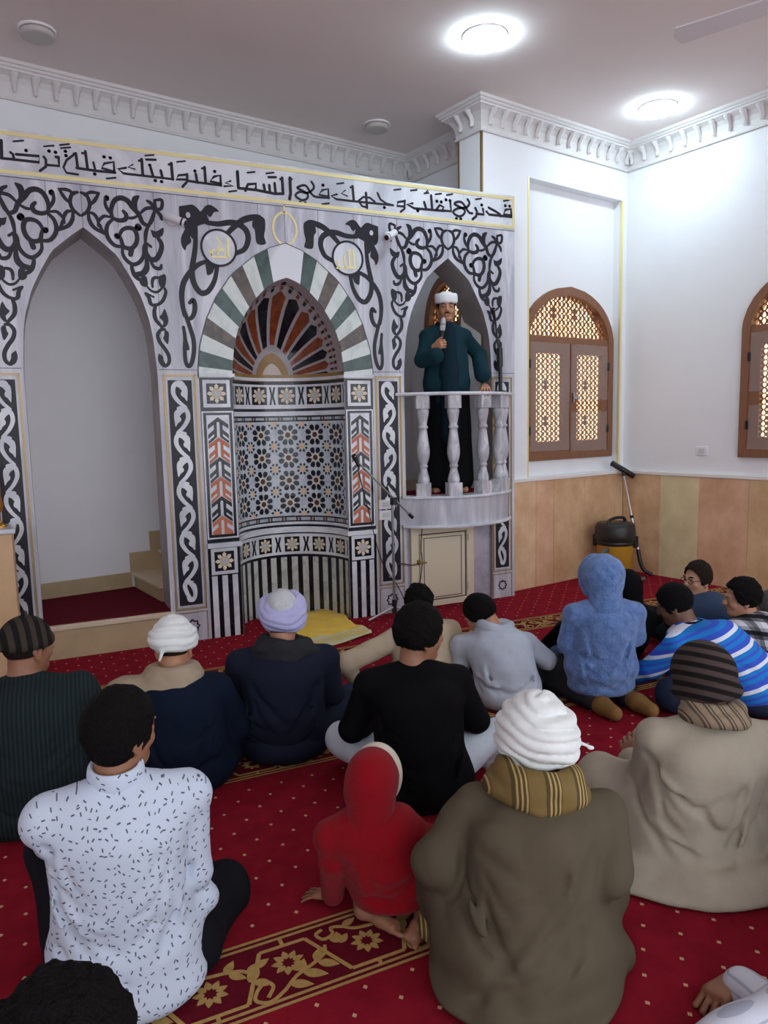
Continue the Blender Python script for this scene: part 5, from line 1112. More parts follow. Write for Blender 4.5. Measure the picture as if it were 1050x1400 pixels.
# ---- anatomy
V3 = lambda *a: np.array(a, float)
class Fig:
    """one person; local frame: x right, y forward, z up, origin on the floor (or other support) under the pelvis"""
    def __init__(s, base, yaw, head, hy=0, hp=0, hr=0, sh=.19, pel=.12, slump=.05, size=1.0, neck=None, tw=0, z0=0.0, drop=.075):
        s.base = V3(base[0], base[1], z0); s.R = rotm(yaw); s.H = s.R.T @ (V3(*head) - s.base); s.HR = rotm(hy, hp, hr); s.k = size; s.sh = sh
        s.neck = s.H + s.HR @ V3(0, -.022, -.105) * size + V3(0, -.008, -.03) * size if neck is None else V3(*neck)
        s.pel = V3(0, 0, pel); ch = s.neck - V3(0, .0, .0)
        s.C = [s.pel, s.pel + (ch - s.pel) * .33 + V3(0, -slump, 0), s.pel + (ch - s.pel) * .68 + V3(0, -slump * 1.05, 0), s.neck + V3(0, -.012, -.055) * size]
        r = rotm(tw); s.SL = s.neck + r @ V3(-sh, -.01, -drop * size); s.SR = s.neck + r @ V3(sh, -.01, -drop * size); s.S = {-1: s.SL, 1: s.SR}
        s.joint = {}
    def w2l(s, *p): return s.R.T @ (V3(*p) - s.base)
    def hp_(s, *p): return s.H + s.HR @ (V3(*p) * s.k)
    def arm(s, side, elbow, hand): s.joint[side] = (V3(*elbow), V3(*hand))
    def box(s, pad=.13):
        P = [s.H + V3(0, 0, .2), s.H - V3(.15, .15, .2), s.H + V3(.15, .15, 0), V3(-.34, -.22, 0), V3(.34, .3, .3)] + [q for e, h in s.joint.values() for q in (e, h)] + list(getattr(s, 'ext', []))
        return np.min(P, 0) - pad, np.max(P, 0) + pad
    def head_prims(s, f, face=True, beard=0):
        k = s.k; R = s.HR; e = lambda c, r, kk=.012, op='+': f.ell(s.hp_(*c), np.array(r) * k, kk * k, op, R); c_ = lambda a, b, ra, rb, kk=.01, op='+': f.cone(s.hp_(*a), s.hp_(*b), ra * k, rb * k, kk * k, op)
        e((0, -.012, .028), (.074, .094, .088)); e((0, .02, -.02), (.064, .074, .085), .02); c_((0, .03, -.055), (0, .058, -.092), .046, .028, .025)
        c_((-.04, .0, -.06), (-.018, .052, -.092), .026, .022, .02); c_((.04, .0, -.06), (.018, .052, -.092), .026, .022, .02)
        for sg in (-1, 1):
            e((sg * .076, -.012, -.012), (.010, .022, .033), .006); e((sg * .081, -.008, -.010), (.006, .012, .020), .004, '-')
            e((sg * .074, -.006, -.044), (.009, .010, .012), .006); e((sg * .036, .066, -.030), (.022, .016, .020), .02)
            e((sg * .031, .094, .008), (.017, .014, .011), .012, '-'); e((sg * .031, .079, .006), (.0135, .0125, .0125), .004); c_((sg * .012, .092, .026), (sg * .05, .080, .026), .008, .006, .012)
        c_((0, .090, .018), (0, .108, -.022), .009, .0135, .012); e((0, .104, -.026), (.018, .013, .011), .008)
        e((0, .092, -.052), (.023, .011, .0065), .006); e((0, .089, -.064), (.020, .012, .007), .006); e((0, .101, -.0585), (.024, .008, .0025), .003, '-'); e((0, .078, -.09), (.022, .018, .016), .015)
        c_((0, -.028, -.07), s.HR.T @ ((s.neck - s.H) / k) , .055, .062, .03)
    def hand(s, f, wr, fw, up, side, curl=.3, spread=.12, size=1.0, thumb=(.55, .25), fcurl=None):
        """wr wrist, fw finger direction, up back of the hand; side +1 right hand: five separate fingers"""
        wr = V3(*wr); fw = V3(*fw) / np.linalg.norm(fw); up = V3(*up); up -= fw * (up @ fw); up /= np.linalg.norm(up); la = np.cross(fw, up) * 1.0; k = size
        P = lambda a, b, c: wr + (fw * a + la * b + up * c) * k       # b: towards la
        th = -side                                                       # thumb side along la
        for b, r in ((-.028, .0145), (-.010, .0155), (.010, .0155), (.027, .014)): f.cone(P(.0, b * .55, 0), P(.078, b, .003), .017 * k, r * k, .012 * k)
        Ls = {0: (.044, .027, .021), 1: (.049, .031, .022), 2: (.045, .028, .021), 3: (.035, .021, .018)}
        for i in range(4):
            b = th * (.030 - .0205 * i); a0 = (th * (1.5 - i)) * spread; c0 = curl if fcurl is None else fcurl[i]; p = P(.082, b, .002); ang = 0.0; r = (.0092, .0094, .009, .0078)[i] * k
            for j, L in enumerate(Ls[i]):
                ang += c0 * (1.0, 1.25, .8)[j]; d = fw * math.cos(ang) * math.cos(a0) + la * math.sin(a0) * math.cos(ang) - up * math.sin(ang); q = p + d * L * k
                f.cone(p, q, r * (1 - .07 * j), r * (.95 - .09 * j), .0035 * k); p = q
        b = th * .020; p = P(.018, b, -.006); d = fw * math.cos(thumb[0]) + la * th * math.sin(thumb[0]) - up * thumb[1]
        for L, r0, r1, tc in ((.040, .0155, .0115, 0), (.032, .0112, .0100, .35), (.026, .0098, .0080, .35)):
            d = d + fw * tc * .5 - up * tc * .4 - la * th * tc * .5; d /= np.linalg.norm(d); q = p + d * L * k; f.cone(p, q, r0 * k, r1 * k, .004 * k); p = q
    def foot(s, f, heel, toe, up, side, size=1.0, toes=True):
        heel, toe, up = V3(*heel), V3(*toe), V3(*up); fw = toe - heel; L = np.linalg.norm(fw); fw /= L; up -= fw * (up @ fw); up /= np.linalg.norm(up); la = np.cross(fw, up); k = size
        P = lambda a, b, c: heel + fw * a * L + (la * b + up * c) * k
        f.cone(P(.08, 0, 0), P(.5, 0, .004), .030 * k, .026 * k, .02 * k); f.cone(P(.45, 0, 0), P(.76, -side * .014, 0), .030 * k, .024 * k, .02 * k); f.cone(P(.45, 0, 0), P(.74, side * .018, 0), .026 * k, .019 * k, .02 * k)
        if toes:
            for i in range(5): b = -side * (.026 - .0135 * i); f.cone(P(.76 - .018 * i, b, 0), P(.985 - .045 * i - .01 * (i > 0), b * 1.08, -.003), (.0125, .010, .0095, .009, .009)[i] * k, (.0115, .0085, .008, .0075, .0075)[i] * k, .003 * k)
        else: f.cone(P(.7, -side * .012, 0), P(.92, -side * .008, 0), .024 * k, .019 * k, .02 * k); f.cone(P(.7, side * .014, 0), P(.86, side * .012, 0), .020 * k, .016 * k, .02 * k)
    def body(s, name_label, mat, hands=(), h=.0075, extra=None, thin=1.0, legs=True, hh=None):
        lo, hi = s.box(); f = Field(lo, hi, h); k = s.k; c = s.C
        f.chain([(c[0], (.12 * k, .095 * k, .10 * k)), (c[1], (.115 * k, .085 * k, .10 * k)), (c[2], (.13 * k, .095 * k, .11 * k)), (c[3], (.13 * k, .07 * k, .06 * k))], .05, 3)
        for sd, (e_, h_) in s.joint.items():
            f.cone(c[3], s.S[sd], .05 * k, .052 * k, .04); f.cone(s.S[sd], e_, .046 * k, .036 * k, .02); f.cone(e_, h_, .036 * k, .024 * k, .02)
        if legs: 
            for sg in (-1, 1): f.cone(s.pel + V3(sg * .08, .0, -.01), V3(sg * .2, .26, .10) * k, .07 * k, .05 * k, .03)
        f.cone(c[3] + V3(0, 0, .02), s.neck, .055 * k, .056 * k, .03); s.head_prims(f)
        for hd in hands: s.hand(f, *hd[0], **hd[1])
        if extra: extra(f)
        f.floor(.004); o = field_obj(f, 'person', mat); o.location = s.base; o.rotation_euler = (0, 0, math.atan2(s.R[1, 0], s.R[0, 0])); o['label'] = name_label; o['category'] = 'person'; s.o = o; return o
    def top(s, name, mat, r=(1, 1, 1, 1), sleeve=(.068, .058, .05), robe=None, wr=.004, f3=(16, 16, 7), h=.008, seed=1, extra=None, cuff=.0, collar=.058, hem=None, belly=0.0, cut=None, creases=(), dr=.012, nd=18, z_lo=None):
        lo, hi = s.box(.16); f = Field(lo, hi, h); k = s.k; c = s.C
        R_ = [(.185, .150, .13), (.180, .145 + belly, .13), (.190, .142, .14), (.178, .105, .075)]
        f.chain([(c[i], tuple(q * k * r[i] for q in R_[i])) for i in range(4)], .06, 4)
        for sd in (-1, 1):
            f.cone(s.neck + V3(0, -.012, -.025), s.S[sd] + V3(0, 0, .0), .058 * k, .070 * k, .035); f.cone(c[2] + V3(sd * .09 * k, 0, .03), s.S[sd], .09 * k, .066 * k, .03)
            if sd in s.joint:
                e_, h_ = s.joint[sd]; f.cone(s.S[sd], e_, sleeve[0] * k, sleeve[1] * k, .016); hc = e_ + (h_ - e_) * (1 - cuff); f.cone(e_, hc, sleeve[1] * k, sleeve[2] * k, .014)
        f.cone(s.neck + V3(0, -.01, -.05), s.neck + (s.H - s.neck) * .16, .07 * k, collar * k, .02)
        if extra: extra(f)
        if wr: f.wrinkle(wr, f3, seed)
        if creases: f.folds(.016, creases)
        if dr: f.drape(dr, (s.sh + .0) * 1.0, .10 if z_lo is None else z_lo, s.neck[2] - .12, nd, seed)
        if cut: cut(f)
        f.floor(.005); return field_obj(f, name, mat, s.o)
    def hair(s, mat, d=.014, curl=0.0, fade=0.0, line=.0, name='hair', back=-.07, h=.006, seed=3, top=0.0, side=1.0):
        p = s.H; f = Field(p - .17, p + .17, h); k = s.k; R = s.HR
        cutb = lambda X, Y, Z: np.maximum(-(Z + (.028 - back) * k - .55 * np.maximum(0, Y + .0) - .0), -(((X / .085) ** 2 + ((Y - (.098 + line) * k) / .080) ** 2 + ((Z + .045 * k) / .098) ** 2) ** .5 - 1) * .08)
        f.ell(s.hp_(0, -.012, .028), np.array((.074 + d * side, .094 + d, .088 + d + top)) * k, .0, '+', R, cut=lambda X, Y, Z: cutb(X, Y, Z))
        if fade: f.ell(s.hp_(0, -.02, -.035), np.array((.070, .080, .06)) * k, .01, '+', R)
        if curl: 
            msk = np.abs(f.F) < .04; I = np.nonzero(msk); X, Y, Z = (f.ax[i][I[i]] for i in range(3)); f.F[I] += (curl * (np.sin(150 * X + 40 * Z + seed) * np.sin(140 * Y + 3 * np.sin(60 * X)) * np.sin(130 * Z + 2 * np.sin(70 * Y)) + .6 * np.sin(75 * X + 30 * Y) * np.sin(80 * Z + seed))).astype(np.float32)
        return field_obj(f, name, mat, s.o)
    def turban(s, mat, R0=.088, r=.033, z=.035, tilt=8, n=4, dome=.07, seed=0, name='turban', tail=None, pitch=-6, wr=.003, dz=.022):
        p = s.H; f = Field(p - .24, p + .24, .006); k = s.k; rg = np.random.default_rng(seed)
        f.ell(s.hp_(0, -.012, z + .03), np.array((R0 * .98, R0 * 1.12, dome)) * k, .01, '+', s.HR)
        for i in range(n):
            q = s.HR @ rotm(rg.uniform(-40, 40), pitch + rg.uniform(-4, 4) + (tilt if i % 2 else -tilt) * .4, (tilt if i % 2 else -tilt)); f.torus(s.hp_(0, -.012, z + dz * (i - (n - 1) / 2)), (R0 - .020 * ((i - (n - 1) / 2) / ((n - 1) / 2)) ** 2 - (.010 if i == 0 else 0)) * k, (r - .002 * i) * k, .012, q, 1.13, 1.25)
        f.ell(s.hp_(0, .01, -.045), np.array((.066, .08, .06)) * k, .004, '-', s.HR)
        if wr: f.wraps(s.H, s.HR @ rotm(20 * (seed % 3) - 20, pitch, 7), wr * 1.6, .034, seed + 5); f.wrinkle(wr * .5, (30, 30, 40), seed)
        if tail: f.cone(s.hp_(*tail[0]), s.hp_(*tail[1]), .012, .006, .012)
        return field_obj(f, name, mat, s.o)
    def cap(s, mat, d=.02, z=.0, band=True, name='knit_cap', top=.0, tilt=0, pom=False, drop=.0):
        p = s.H; f = Field(p - .2, p + .2, .006); k = s.k; R = s.HR @ rotm(0, tilt, 0)
        f.ell(s.hp_(0, -.014, .03), np.array((.074 + d, .094 + d, .086 + d + top)) * k, 0, '+', R, cut=lambda X, Y, Z: (z - .03) * k - Z - .25 * np.maximum(0, -Y) * drop)
        if band: f.torus(s.hp_(0, -.014, z + .012), (.074 + d * .72) * k, .013 * k, .012, R, 1.23, 1.7)
        if pom: f.ell(s.hp_(0, -.014, .125 + d + top), (.013, .013, .011), .01)
        f.ell(s.hp_(0, .0, -.07), np.array((.07, .09, .075)) * k, .003, '-', R); return field_obj(f, name, mat, s.o)
    def scarf(s, mat, R0=.085, r=.032, n=3, name='scarf', seed=0, extra=None, dz=.0, wr=.006, sy=1.0):
        p = s.neck; f = Field(p - .3, p + .3, .007); rg = np.random.default_rng(seed); k = s.k
        for i in range(n): f.torus(p + V3(rg.uniform(-.012, .012), -.012 + rg.uniform(-.01, .01), dz + .022 * (i - (n - 1) / 2)), (R0 + .012 * (n - 1 - i)) * k, r * k, .012, rotm(rg.uniform(0, 90), rg.uniform(-10, 2), rg.uniform(-9, 9)), sy, 1.0)
        if extra: extra(f)
        f.wrinkle(wr, (22, 22, 30), seed + 2); return field_obj(f, name, mat, s.o)
    def piece(s, name, mat, prims, h=.007, wr=0.0, f3=(16, 16, 8), seed=0, parent=None, cut=None, pad=.12, floor=True):
        pts = []
        for q in prims: pts += [V3(*q[1])] + ([V3(*q[2])] if q[0] == 'c' else [])
        m = max([max(q[3:5]) if q[0] == 'c' else max(q[2]) for q in prims]) + .05; f = Field(np.min(pts, 0) - m, np.max(pts, 0) + m, h)
        for q in prims:
            if q[0] == 'c': f.cone(q[1], q[2], q[3], q[4], q[5] if len(q) > 5 else .03)
            else: f.ell(q[1], q[2], q[3] if len(q) > 3 else .03, '+', q[4] if len(q) > 4 else None)
        if wr: f.wrinkle(wr, f3, seed)
        if cut: cut(f)
        if floor: f.floor(.004)
        return field_obj(f, name, mat, parent or s.o)
    def eyes(s, open_=1.0):
        for sg in (-1, 1):
            mb = MB(); mb.lathe([(.001, -.0118), (.008, -.0088), (.0115, 0), (.008, .0088), (.001, .0118)], (0, 0, 0), 0, 16); e = mb.build('eye', M('eye_white', srgb(226, 218, 210), .2), s.o); e.location = s.hp_(sg * .031, .0785, .005)
            mb = MB(); mb.lathe([(.001, .0), (.0055, .0), (.001, .0015)], (0, 0, 0), 0, 16); i_ = mb.build('iris', M('dark_iris', srgb(30, 20, 16), .15), e); i_.parent = e; i_.location = s.HR @ V3(0, .0118, 0); i_.rotation_euler = Matrix(s.HR.tolist()).to_euler() ; i_.rotation_euler.rotate_axis('X', -PI / 2)
        for sg in (-1, 1):
            f = Field(s.hp_(sg * .033, .09, .03) - .05, s.hp_(sg * .033, .09, .03) + .05, .003); f.cone(s.hp_(sg * .014, .0955, .029), s.hp_(sg * .036, .092, .034), .0042, .0042, .004); f.cone(s.hp_(sg * .036, .092, .034), s.hp_(sg * .054, .078, .028), .0042, .0025, .004); field_obj(f, 'eyebrow', HAIRB, s.o)
    def glasses(s, mat):
        g = MB()
        for sg in (-1, 1):
            g.tube([s.hp_(sg * (.033 + .025 * math.cos(t * PI / 8)), .103 - .006 * abs(math.cos(t * PI / 8)), .004 + .018 * math.sin(t * PI / 8)) for t in range(17)], .0022, 0, 6); g.tube([s.hp_(sg * .058, .096, .008), s.hp_(sg * .078, .06, .008), s.hp_(sg * .083, -.02, .0)], .002, 0, 6)
        g.tube([s.hp_(-.009, .105, .008), s.hp_(0, .108, .010), s.hp_(.009, .105, .008)], .002, 0, 6); return g.build('glasses', mat, None)
def at(x, y, Y): X, Z = wpx(x, y, Y); return (X, Y, Z)
def onz(x, y, z): X, Y = fpx(x, y, z); return (X, Y, z)
# cloth colours
DKGREEN = pattern('dark_green_ribbed_knit', [(0, (20, 30, 32)), (.55, (30, 44, 46))], (1, 0, 0), 62, .9)
NAVY = cloth('navy_robe', (16, 26, 44)); NAVY2 = cloth('navy_jacket', (28, 33, 50)); TANSC = cloth('tan_scarf', (168, 152, 130)); DKSC = cloth('charcoal_shawl', (46, 47, 50), bump=.5, bscale=160)
WTUR = cloth('white_turban_cloth', (232, 236, 234)); LAV = cloth('lavender_turban_cloth', (184, 184, 226)); CROCH = cloth('white_crochet', (206, 210, 214), bump=.9, bscale=130)
BLK = cloth('black_knit', (8, 8, 11)); GWHT = cloth('grey_white_cotton', (196, 206, 216)); GREYH = cloth('light_grey_hoodie', (180, 188, 201)); BEIGE = cloth('beige_sweatshirt', (182, 166, 142)); JEANS = cloth('blue_jeans', (50, 66, 96), c2=srgb(66, 84, 114))
DKJ = cloth('dark_trousers', (40, 44, 52)); DKJ2 = cloth('black_jeans', (22, 23, 28)); OLIVE = cloth('olive_brown_robe', (90, 81, 66), scale=5, stretch=(3, 3, .7)); SANDR = cloth('beige_grey_robe', (172, 163, 146), scale=5, stretch=(3, 3, .7))
REDH = cloth('red_fleece', (138, 10, 24), bump=.5, bscale=260, sheen=.08); CREAM = cloth('cream_fleece_trim', (222, 214, 196), bump=.6); TEAL = cloth('dark_teal_robe', (22, 52, 62)); DTEAL = cloth('dark_teal_tunic', (18, 40, 50)); FLC = cloth('blue_plush_fleece', (78, 112, 168), c2=srgb(118, 150, 204), scale=26, bump=1.0, bscale=120, sheen=.3)
SOCK = cloth('tan_sock', (136, 104, 60)); BLUSH = cloth('slate_blue_shirt', (62, 80, 108)); OLK = pattern('checked_scarf', [(0, (120, 100, 58)), (.5, (86, 70, 42)), (.62, (176, 152, 96)), (.68, (86, 70, 42)), (.76, (176, 152, 96)), (.82, (86, 70, 42)), (.9, (176, 152, 96)), (.95, (100, 82, 48))], (1, .2, 0), 11)
SHIRT = dotted('white_shirt_with_dashes', (202, 213, 230), (92, 98, 114), 40)
PLAID = plaid('plaid_shirt', [(0, (230, 230, 234)), (.35, (120, 120, 126)), (.55, (36, 36, 40)), (.8, (170, 170, 176))], [(0, (235, 235, 238)), (.3, (130, 130, 136)), (.5, (60, 60, 66)), (.75, (200, 200, 206))], (.3, .2, 1), (1, -.3, .2), 9, 9)
CAPS = pattern('striped_wool_cap', [(0, (24, 21, 20)), (.5, (62, 54, 48))], (1, .35, 0), 22, .95, bump=.8); CAPB = pattern('striped_knit_cap', [(0, (26, 21, 22)), (.5, (78, 66, 62))], (.25, .35, 1), 26, .95, bump=.8)
WSTR = pattern('white_striped_sleeve', [(0, (214, 218, 230)), (.8, (176, 182, 200))], (0, .3, 1), 42)
IMCAP = M('white_turban_band', srgb(240, 242, 246), .7, bump=.2, bscale=120)

def add(f, prims):
    for q in prims:
        if q[0] == 'c': f.cone(q[1], q[2], q[3], q[4], q[5] if len(q) > 5 else .03)
        else: f.ell(q[1], q[2], q[3] if len(q) > 3 else .03)
# ---- 1 man in dark green ribbed sweater, far left
F1 = Fig((-.105, -2.33), -4, at(38, 884, -2.27), hy=-48, hp=-4, hr=0, sh=.205, pel=.13, slump=.07)
F1.arm(-1, (-.275, .02, .30), (-.14, .28, .20)); F1.arm(1, (.27, .03, .30), (.12, .28, .20))
F1.body('person at far left in dark green ribbed sweater and striped wool cap', SK1)
F1.top('ribbed_sweater', DKGREEN, r=(1.30, 1.27, 1.13, 1.08), sleeve=(.082, .075, .05), wr=.004, seed=1, extra=lambda f: add(f, [('c', (-.12, .05, .10), (-.34, .25, .10), .16, .10, .08), ('c', (.12, .05, .10), (.34, .25, .10), .16, .10, .08), ('e', (0, -.02, .10), (.24, .18, .12), .06), ('c', (-.34, .25, .09), (.1, .36, .08), .09, .07, .06), ('c', (.34, .25, .09), (-.1, .36, .08), .09, .07, .06)]))
F1.hair(HAIRG, .006, back=-.05); F1.cap(CAPS, .018, .012, pom=True, name='wool_cap')
# ---- 2 man in navy robe, white turban, tan scarf
F2 = Fig((.50, -2.27), -10, at(238, 884, -2.22), hy=-12, hp=-10, sh=.185, pel=.12, slump=.06)
F2.arm(-1, (-.245, .05, .24), (-.10, .30, .16)); F2.arm(1, (.25, .05, .23), (.10, .32, .15))
F2.body('person seated in navy robe with white turban and tan scarf over the shoulder', SK2)
F2.top('navy_robe', NAVY, r=(1.30, 1.22, 1.10, 1.1), sleeve=(.08, .08, .07), wr=.005, seed=4, extra=lambda f: add(f, [('c', (-.1, .05, .10), (-.30, .26, .09), .15, .09, .08), ('c', (.1, .05, .10), (.30, .26, .09), .15, .09, .08), ('e', (0, -.02, .09), (.235, .175, .11), .06), ('c', (-.3, .26, .08), (.1, .36, .08), .08, .07, .06), ('c', (.3, .26, .08), (-.1, .36, .08), .08, .07, .06)]))
F2.scarf(TANSC, .082, .042, 3, seed=3, dz=.01, extra=lambda f: (f.cone(F2.neck + V3(.05, -.06, -.03), F2.S[-1] + V3(-.02, -.02, .03), .06, .075, .05), f.cone(F2.S[-1] + V3(-.02, -.02, .03), F2.S[-1] + V3(-.06, .10, -.12), .075, .04, .05), f.cone(F2.neck + V3(.06, -.05, -.03), F2.S[1] + V3(-.04, 0, .01), .04, .03, .05)))
F2.hair(HAIRG, .004, back=-.035); F2.turban(WTUR, .080, .031, .045, tilt=10, n=4, dome=.075, seed=1, tail=((-.02, -.10, .02), (-.035, -.125, -.045)))
# ---- 3 man in navy jacket with lavender turban
F3 = Fig((1.01, -2.22), -18, at(386, 845, -2.17), hy=-4, hp=-16, sh=.20, pel=.13, slump=.06)
F3.arm(-1, (-.235, .05, .28), (-.16, .34, .18)); F3.arm(1, (.235, .05, .29), (.14, .34, .19))
F3.body('person seated in navy jacket with lavender turban around a white crochet cap', SK2)
F3.top('navy_jacket', NAVY2, r=(1.16, 1.12, 1.04, 1.05), sleeve=(.074, .068, .055), wr=.005, seed=7, creases=[((-.14, -.17, .42), (.0, -.2, .25), .02), ((.16, -.15, .40), (.05, -.2, .2), .02)])
F3.piece('trousers', NAVY2, [('c', (-.1, .05, .10), (-.33, .26, .12), .14, .09, .08), ('c', (.1, .05, .10), (.33, .26, .12), .14, .09, .08), ('e', (0, -.02, .09), (.21, .17, .11), .06), ('c', (-.33, .26, .10), (.1, .36, .07), .08, .06, .06), ('c', (.33, .26, .10), (-.1, .36, .07), .08, .06, .06)], wr=.005, seed=8)
F3.scarf(DKSC, .088, .036, 3, name='shawl', seed=5, dz=.0, extra=lambda f: (f.cone(F3.neck + V3(0, -.07, -.03), F3.S[-1] + V3(.02, -.02, .02), .05, .04, .06), f.cone(F3.neck + V3(0, -.07, -.03), F3.S[1] + V3(-.02, -.02, .02), .05, .04, .06)))
F3.hair(HAIRG, .005, fade=1)
t3 = F3.turban(LAV, .094, .034, .036, tilt=9, n=4, dome=.03, seed=2, dz=.018, pitch=34, wr=.004)
f = Field(F3.H - .2, F3.H + .2, .006); f.ell(F3.hp_(0, -.045, .062), (.076, .082, .082), 0, '+', F3.HR); f.wrinkle(.0025, (60, 60, 40), 3); field_obj(f, 'crochet_cap', CROCH, F3.o)
# ---- 4 boy in beige sweatshirt bending forward
F4 = Fig((1.93, -1.98), -5, at(573, 826, -1.70), hy=-10, hp=-34, sh=.175, pel=.13, slump=-.02, size=.94)
F4.arm(-1, tuple(F4.w2l(*at(472, 908, -1.82))), tuple(F4.w2l(*at(492, 938, -1.72)))); F4.arm(1, (.27, .12, .26), (.22, .36, .12))
F4.body('person bending forward in beige sweatshirt and jeans behind the black shirt', SK2)
F4.top('beige_sweatshirt', BEIGE, r=(1.08, 1.08, 1.12, 1.15), sleeve=(.070, .066, .042), wr=.004, seed=9, cuff=.1)
F4.piece('jeans', JEANS, [('c', (-.1, .02, .11), tuple(F4.w2l(*at(480, 955, -1.78))), .12, .075, .08), ('c', (.1, .02, .11), (.34, .25, .10), .12, .075, .08), ('c', tuple(F4.w2l(*at(480, 955, -1.78))), (.05, .34, .07), .075, .06, .06), ('c', (.34, .25, .10), (-.05, .34, .07), .075, .06, .06)], wr=.004)
F4.hair(HAIRB, .020, curl=.007, fade=0, line=.01)
# ---- 5 young man in black shirt
F5 = Fig((1.40, -2.92), -22, at(574, 868, -2.86), hy=-66, hp=-6, hr=2, sh=.185, pel=.13, slump=.05)
F5.arm(-1, (-.29, .06, .31), (-.18, .32, .22)); F5.arm(1, (.255, .08, .32), (.12, .36, .22))
F5.body('person with short black hair seated in black shirt over pale grey tunic', SK1)
F5.top('black_shirt', BLK, r=(1.08, 1.06, 1.04, 1.02), sleeve=(.068, .060, .045), wr=.004, seed=11, extra=lambda f: (f.ell((0, -.04, .12), (.225, .15, .15), .06),))
F5.piece('pale_tunic', GWHT, [('c', (-.12, .06, .13), (-.33, .22, .20), .12, .07, .06), ('c', (.12, .06, .13), (.36, .16, .22), .12, .06, .06), ('c', (-.33, .22, .18), (-.24, .34, .08), .07, .05, .05), ('c', (.36, .16, .22), (.33, .22, .07), .06, .05, .05)], wr=.006)
F5.piece('trousers', DKJ2, [('c', (-.1, .12, .10), (-.30, .34, .13), .10, .075, .06), ('c', (.1, .12, .10), (.30, .34, .13), .10, .075, .06), ('c', (-.30, .34, .12), (.1, .42, .06), .075, .055, .06), ('c', (.30, .34, .12), (-.1, .42, .06), .075, .055, .06)], wr=.004)
F5.hair(HAIRB, .022, curl=.004, fade=0, line=.006, top=.012, back=-.045)
# ---- 6 youth in light grey hoodie, head bowed to the left
F6 = Fig((2.36, -2.17), -20, at(657, 840, -1.99), hy=44, hp=-30, hr=-14, sh=.19, pel=.13, slump=.05, size=.97)
F6.arm(-1, (-.25, .10, .22), (-.10, .34, .12)); F6.arm(1, (.26, .08, .22), (.14, .34, .12))
F6.body('person in light grey hoodie with head bowed to the left, short black hair', SK2)
F6.top('grey_hoodie', GREYH, r=(1.06, 1.06, 1.06, 1.08), sleeve=(.070, .060, .05), wr=.005, seed=13, creases=[((-.10, -.15, .40), (.05, -.2, .30), .02), ((.15, -.12, .36), (.02, -.18, .22), .02)], extra=lambda f: f.ell((0, -.03, .09), (.19, .15, .12), .05))
F6.scarf(GREYH, .078, .034, 3, name='hood', seed=9, extra=lambda f: (f.ell(F6.neck + V3(.03, -.10, .0), (.11, .07, .065), .03),), dz=.025, wr=.009)
F6.piece('trousers', DKJ, [('c', (-.1, .08, .10), (-.32, .30, .11), .11, .08, .06), ('c', (.1, .08, .10), (.32, .30, .11), .11, .08, .06), ('c', (-.32, .30, .10), (.1, .38, .06), .08, .06, .06), ('c', (.32, .30, .10), (-.1, .38, .06), .08, .06, .06)], wr=.004)
F6.hair(HAIRB, .014, curl=.002, line=.0, back=-.03, top=.006); F6.hair(hairm('faded_hair', (70, 50, 42)), .004, name='faded_sides', back=-.075)
# ---- 7 kneeling boy in blue plush hoodie
F7 = Fig((2.83, -2.42), -24, at(822, 790, -2.40), hy=6, hp=-6, sh=.165, pel=.24, slump=.02, size=.98)
F7.arm(-1, (-.185, -.0, .36), (-.15, .20, .27)); F7.arm(1, (.20, .02, .38), (.16, .24, .32))
def ft7(f): F7.foot(f, (-.06, -.06, .05), (-.02, -.25, .045), (0, .2, -1), 1, .8, False); F7.foot(f, (.13, -.04, .06), (.20, -.22, .045), (0, .2, -1), -1, .8, False)
F7.ext = [V3(.3, -.35, 0), V3(-.3, -.35, 0)]
F7.body('person kneeling in blue plush fleece hoodie with the hood up and tan socks', SK2, extra=ft7)
F7.top('fleece_hoodie', FLC, r=(1.04, 1.04, 1.0, 1.0), sleeve=(.068, .060, .05), wr=.004, seed=15, h=.008, extra=lambda f: (f.ell((0, -.02, .22), (.205, .165, .14), .05), f.ell((0, -.02, .12), (.19, .15, .06), .04)))
f = Field(F7.H - .22, F7.H + .22, .007)
f.ell(F7.hp_(0, -.025, .015), (.118, .130, .128), .02, '+', F7.HR); f.cone(F7.hp_(0, -.05, -.06), F7.neck + V3(0, -.035, -.02), .090, .10, .04); f.torus(F7.hp_(0, .06, -.005), .088, .026, .02, F7.HR @ rotm(0, 78, 0), 1.25); f.ell(F7.hp_(0, .11, -.02), (.072, .10, .095), .012, '-', F7.HR); f.wrinkle(.004, (18, 18, 26), 4); field_obj(f, 'hood', FLC, F7.o)
F7.piece('trousers', cloth('charcoal_trousers', (44, 46, 50)), [('c', (-.09, .02, .20), (-.26, .30, .10), .11, .08, .06), ('c', (.09, .02, .20), (.22, .34, .10), .11, .08, .06), ('c', (-.26, .30, .085), (-.08, -.10, .06), .085, .06, .05), ('c', (.22, .34, .085), (.13, -.06, .06), .085, .06, .05)], wr=.005)
for sg, a, b in ((-1, (-.07, -.07, .05), (-.005, -.27, .045)), (1, (.13, -.05, .06), (.205, -.24, .045))):
    F7.piece('sock', SOCK, [('c', a, tuple(np.array(a) * .5 + np.array(b) * .5), .048, .050, .02), ('c', tuple(np.array(a) * .5 + np.array(b) * .5), b, .050, .040, .02)], h=.006)
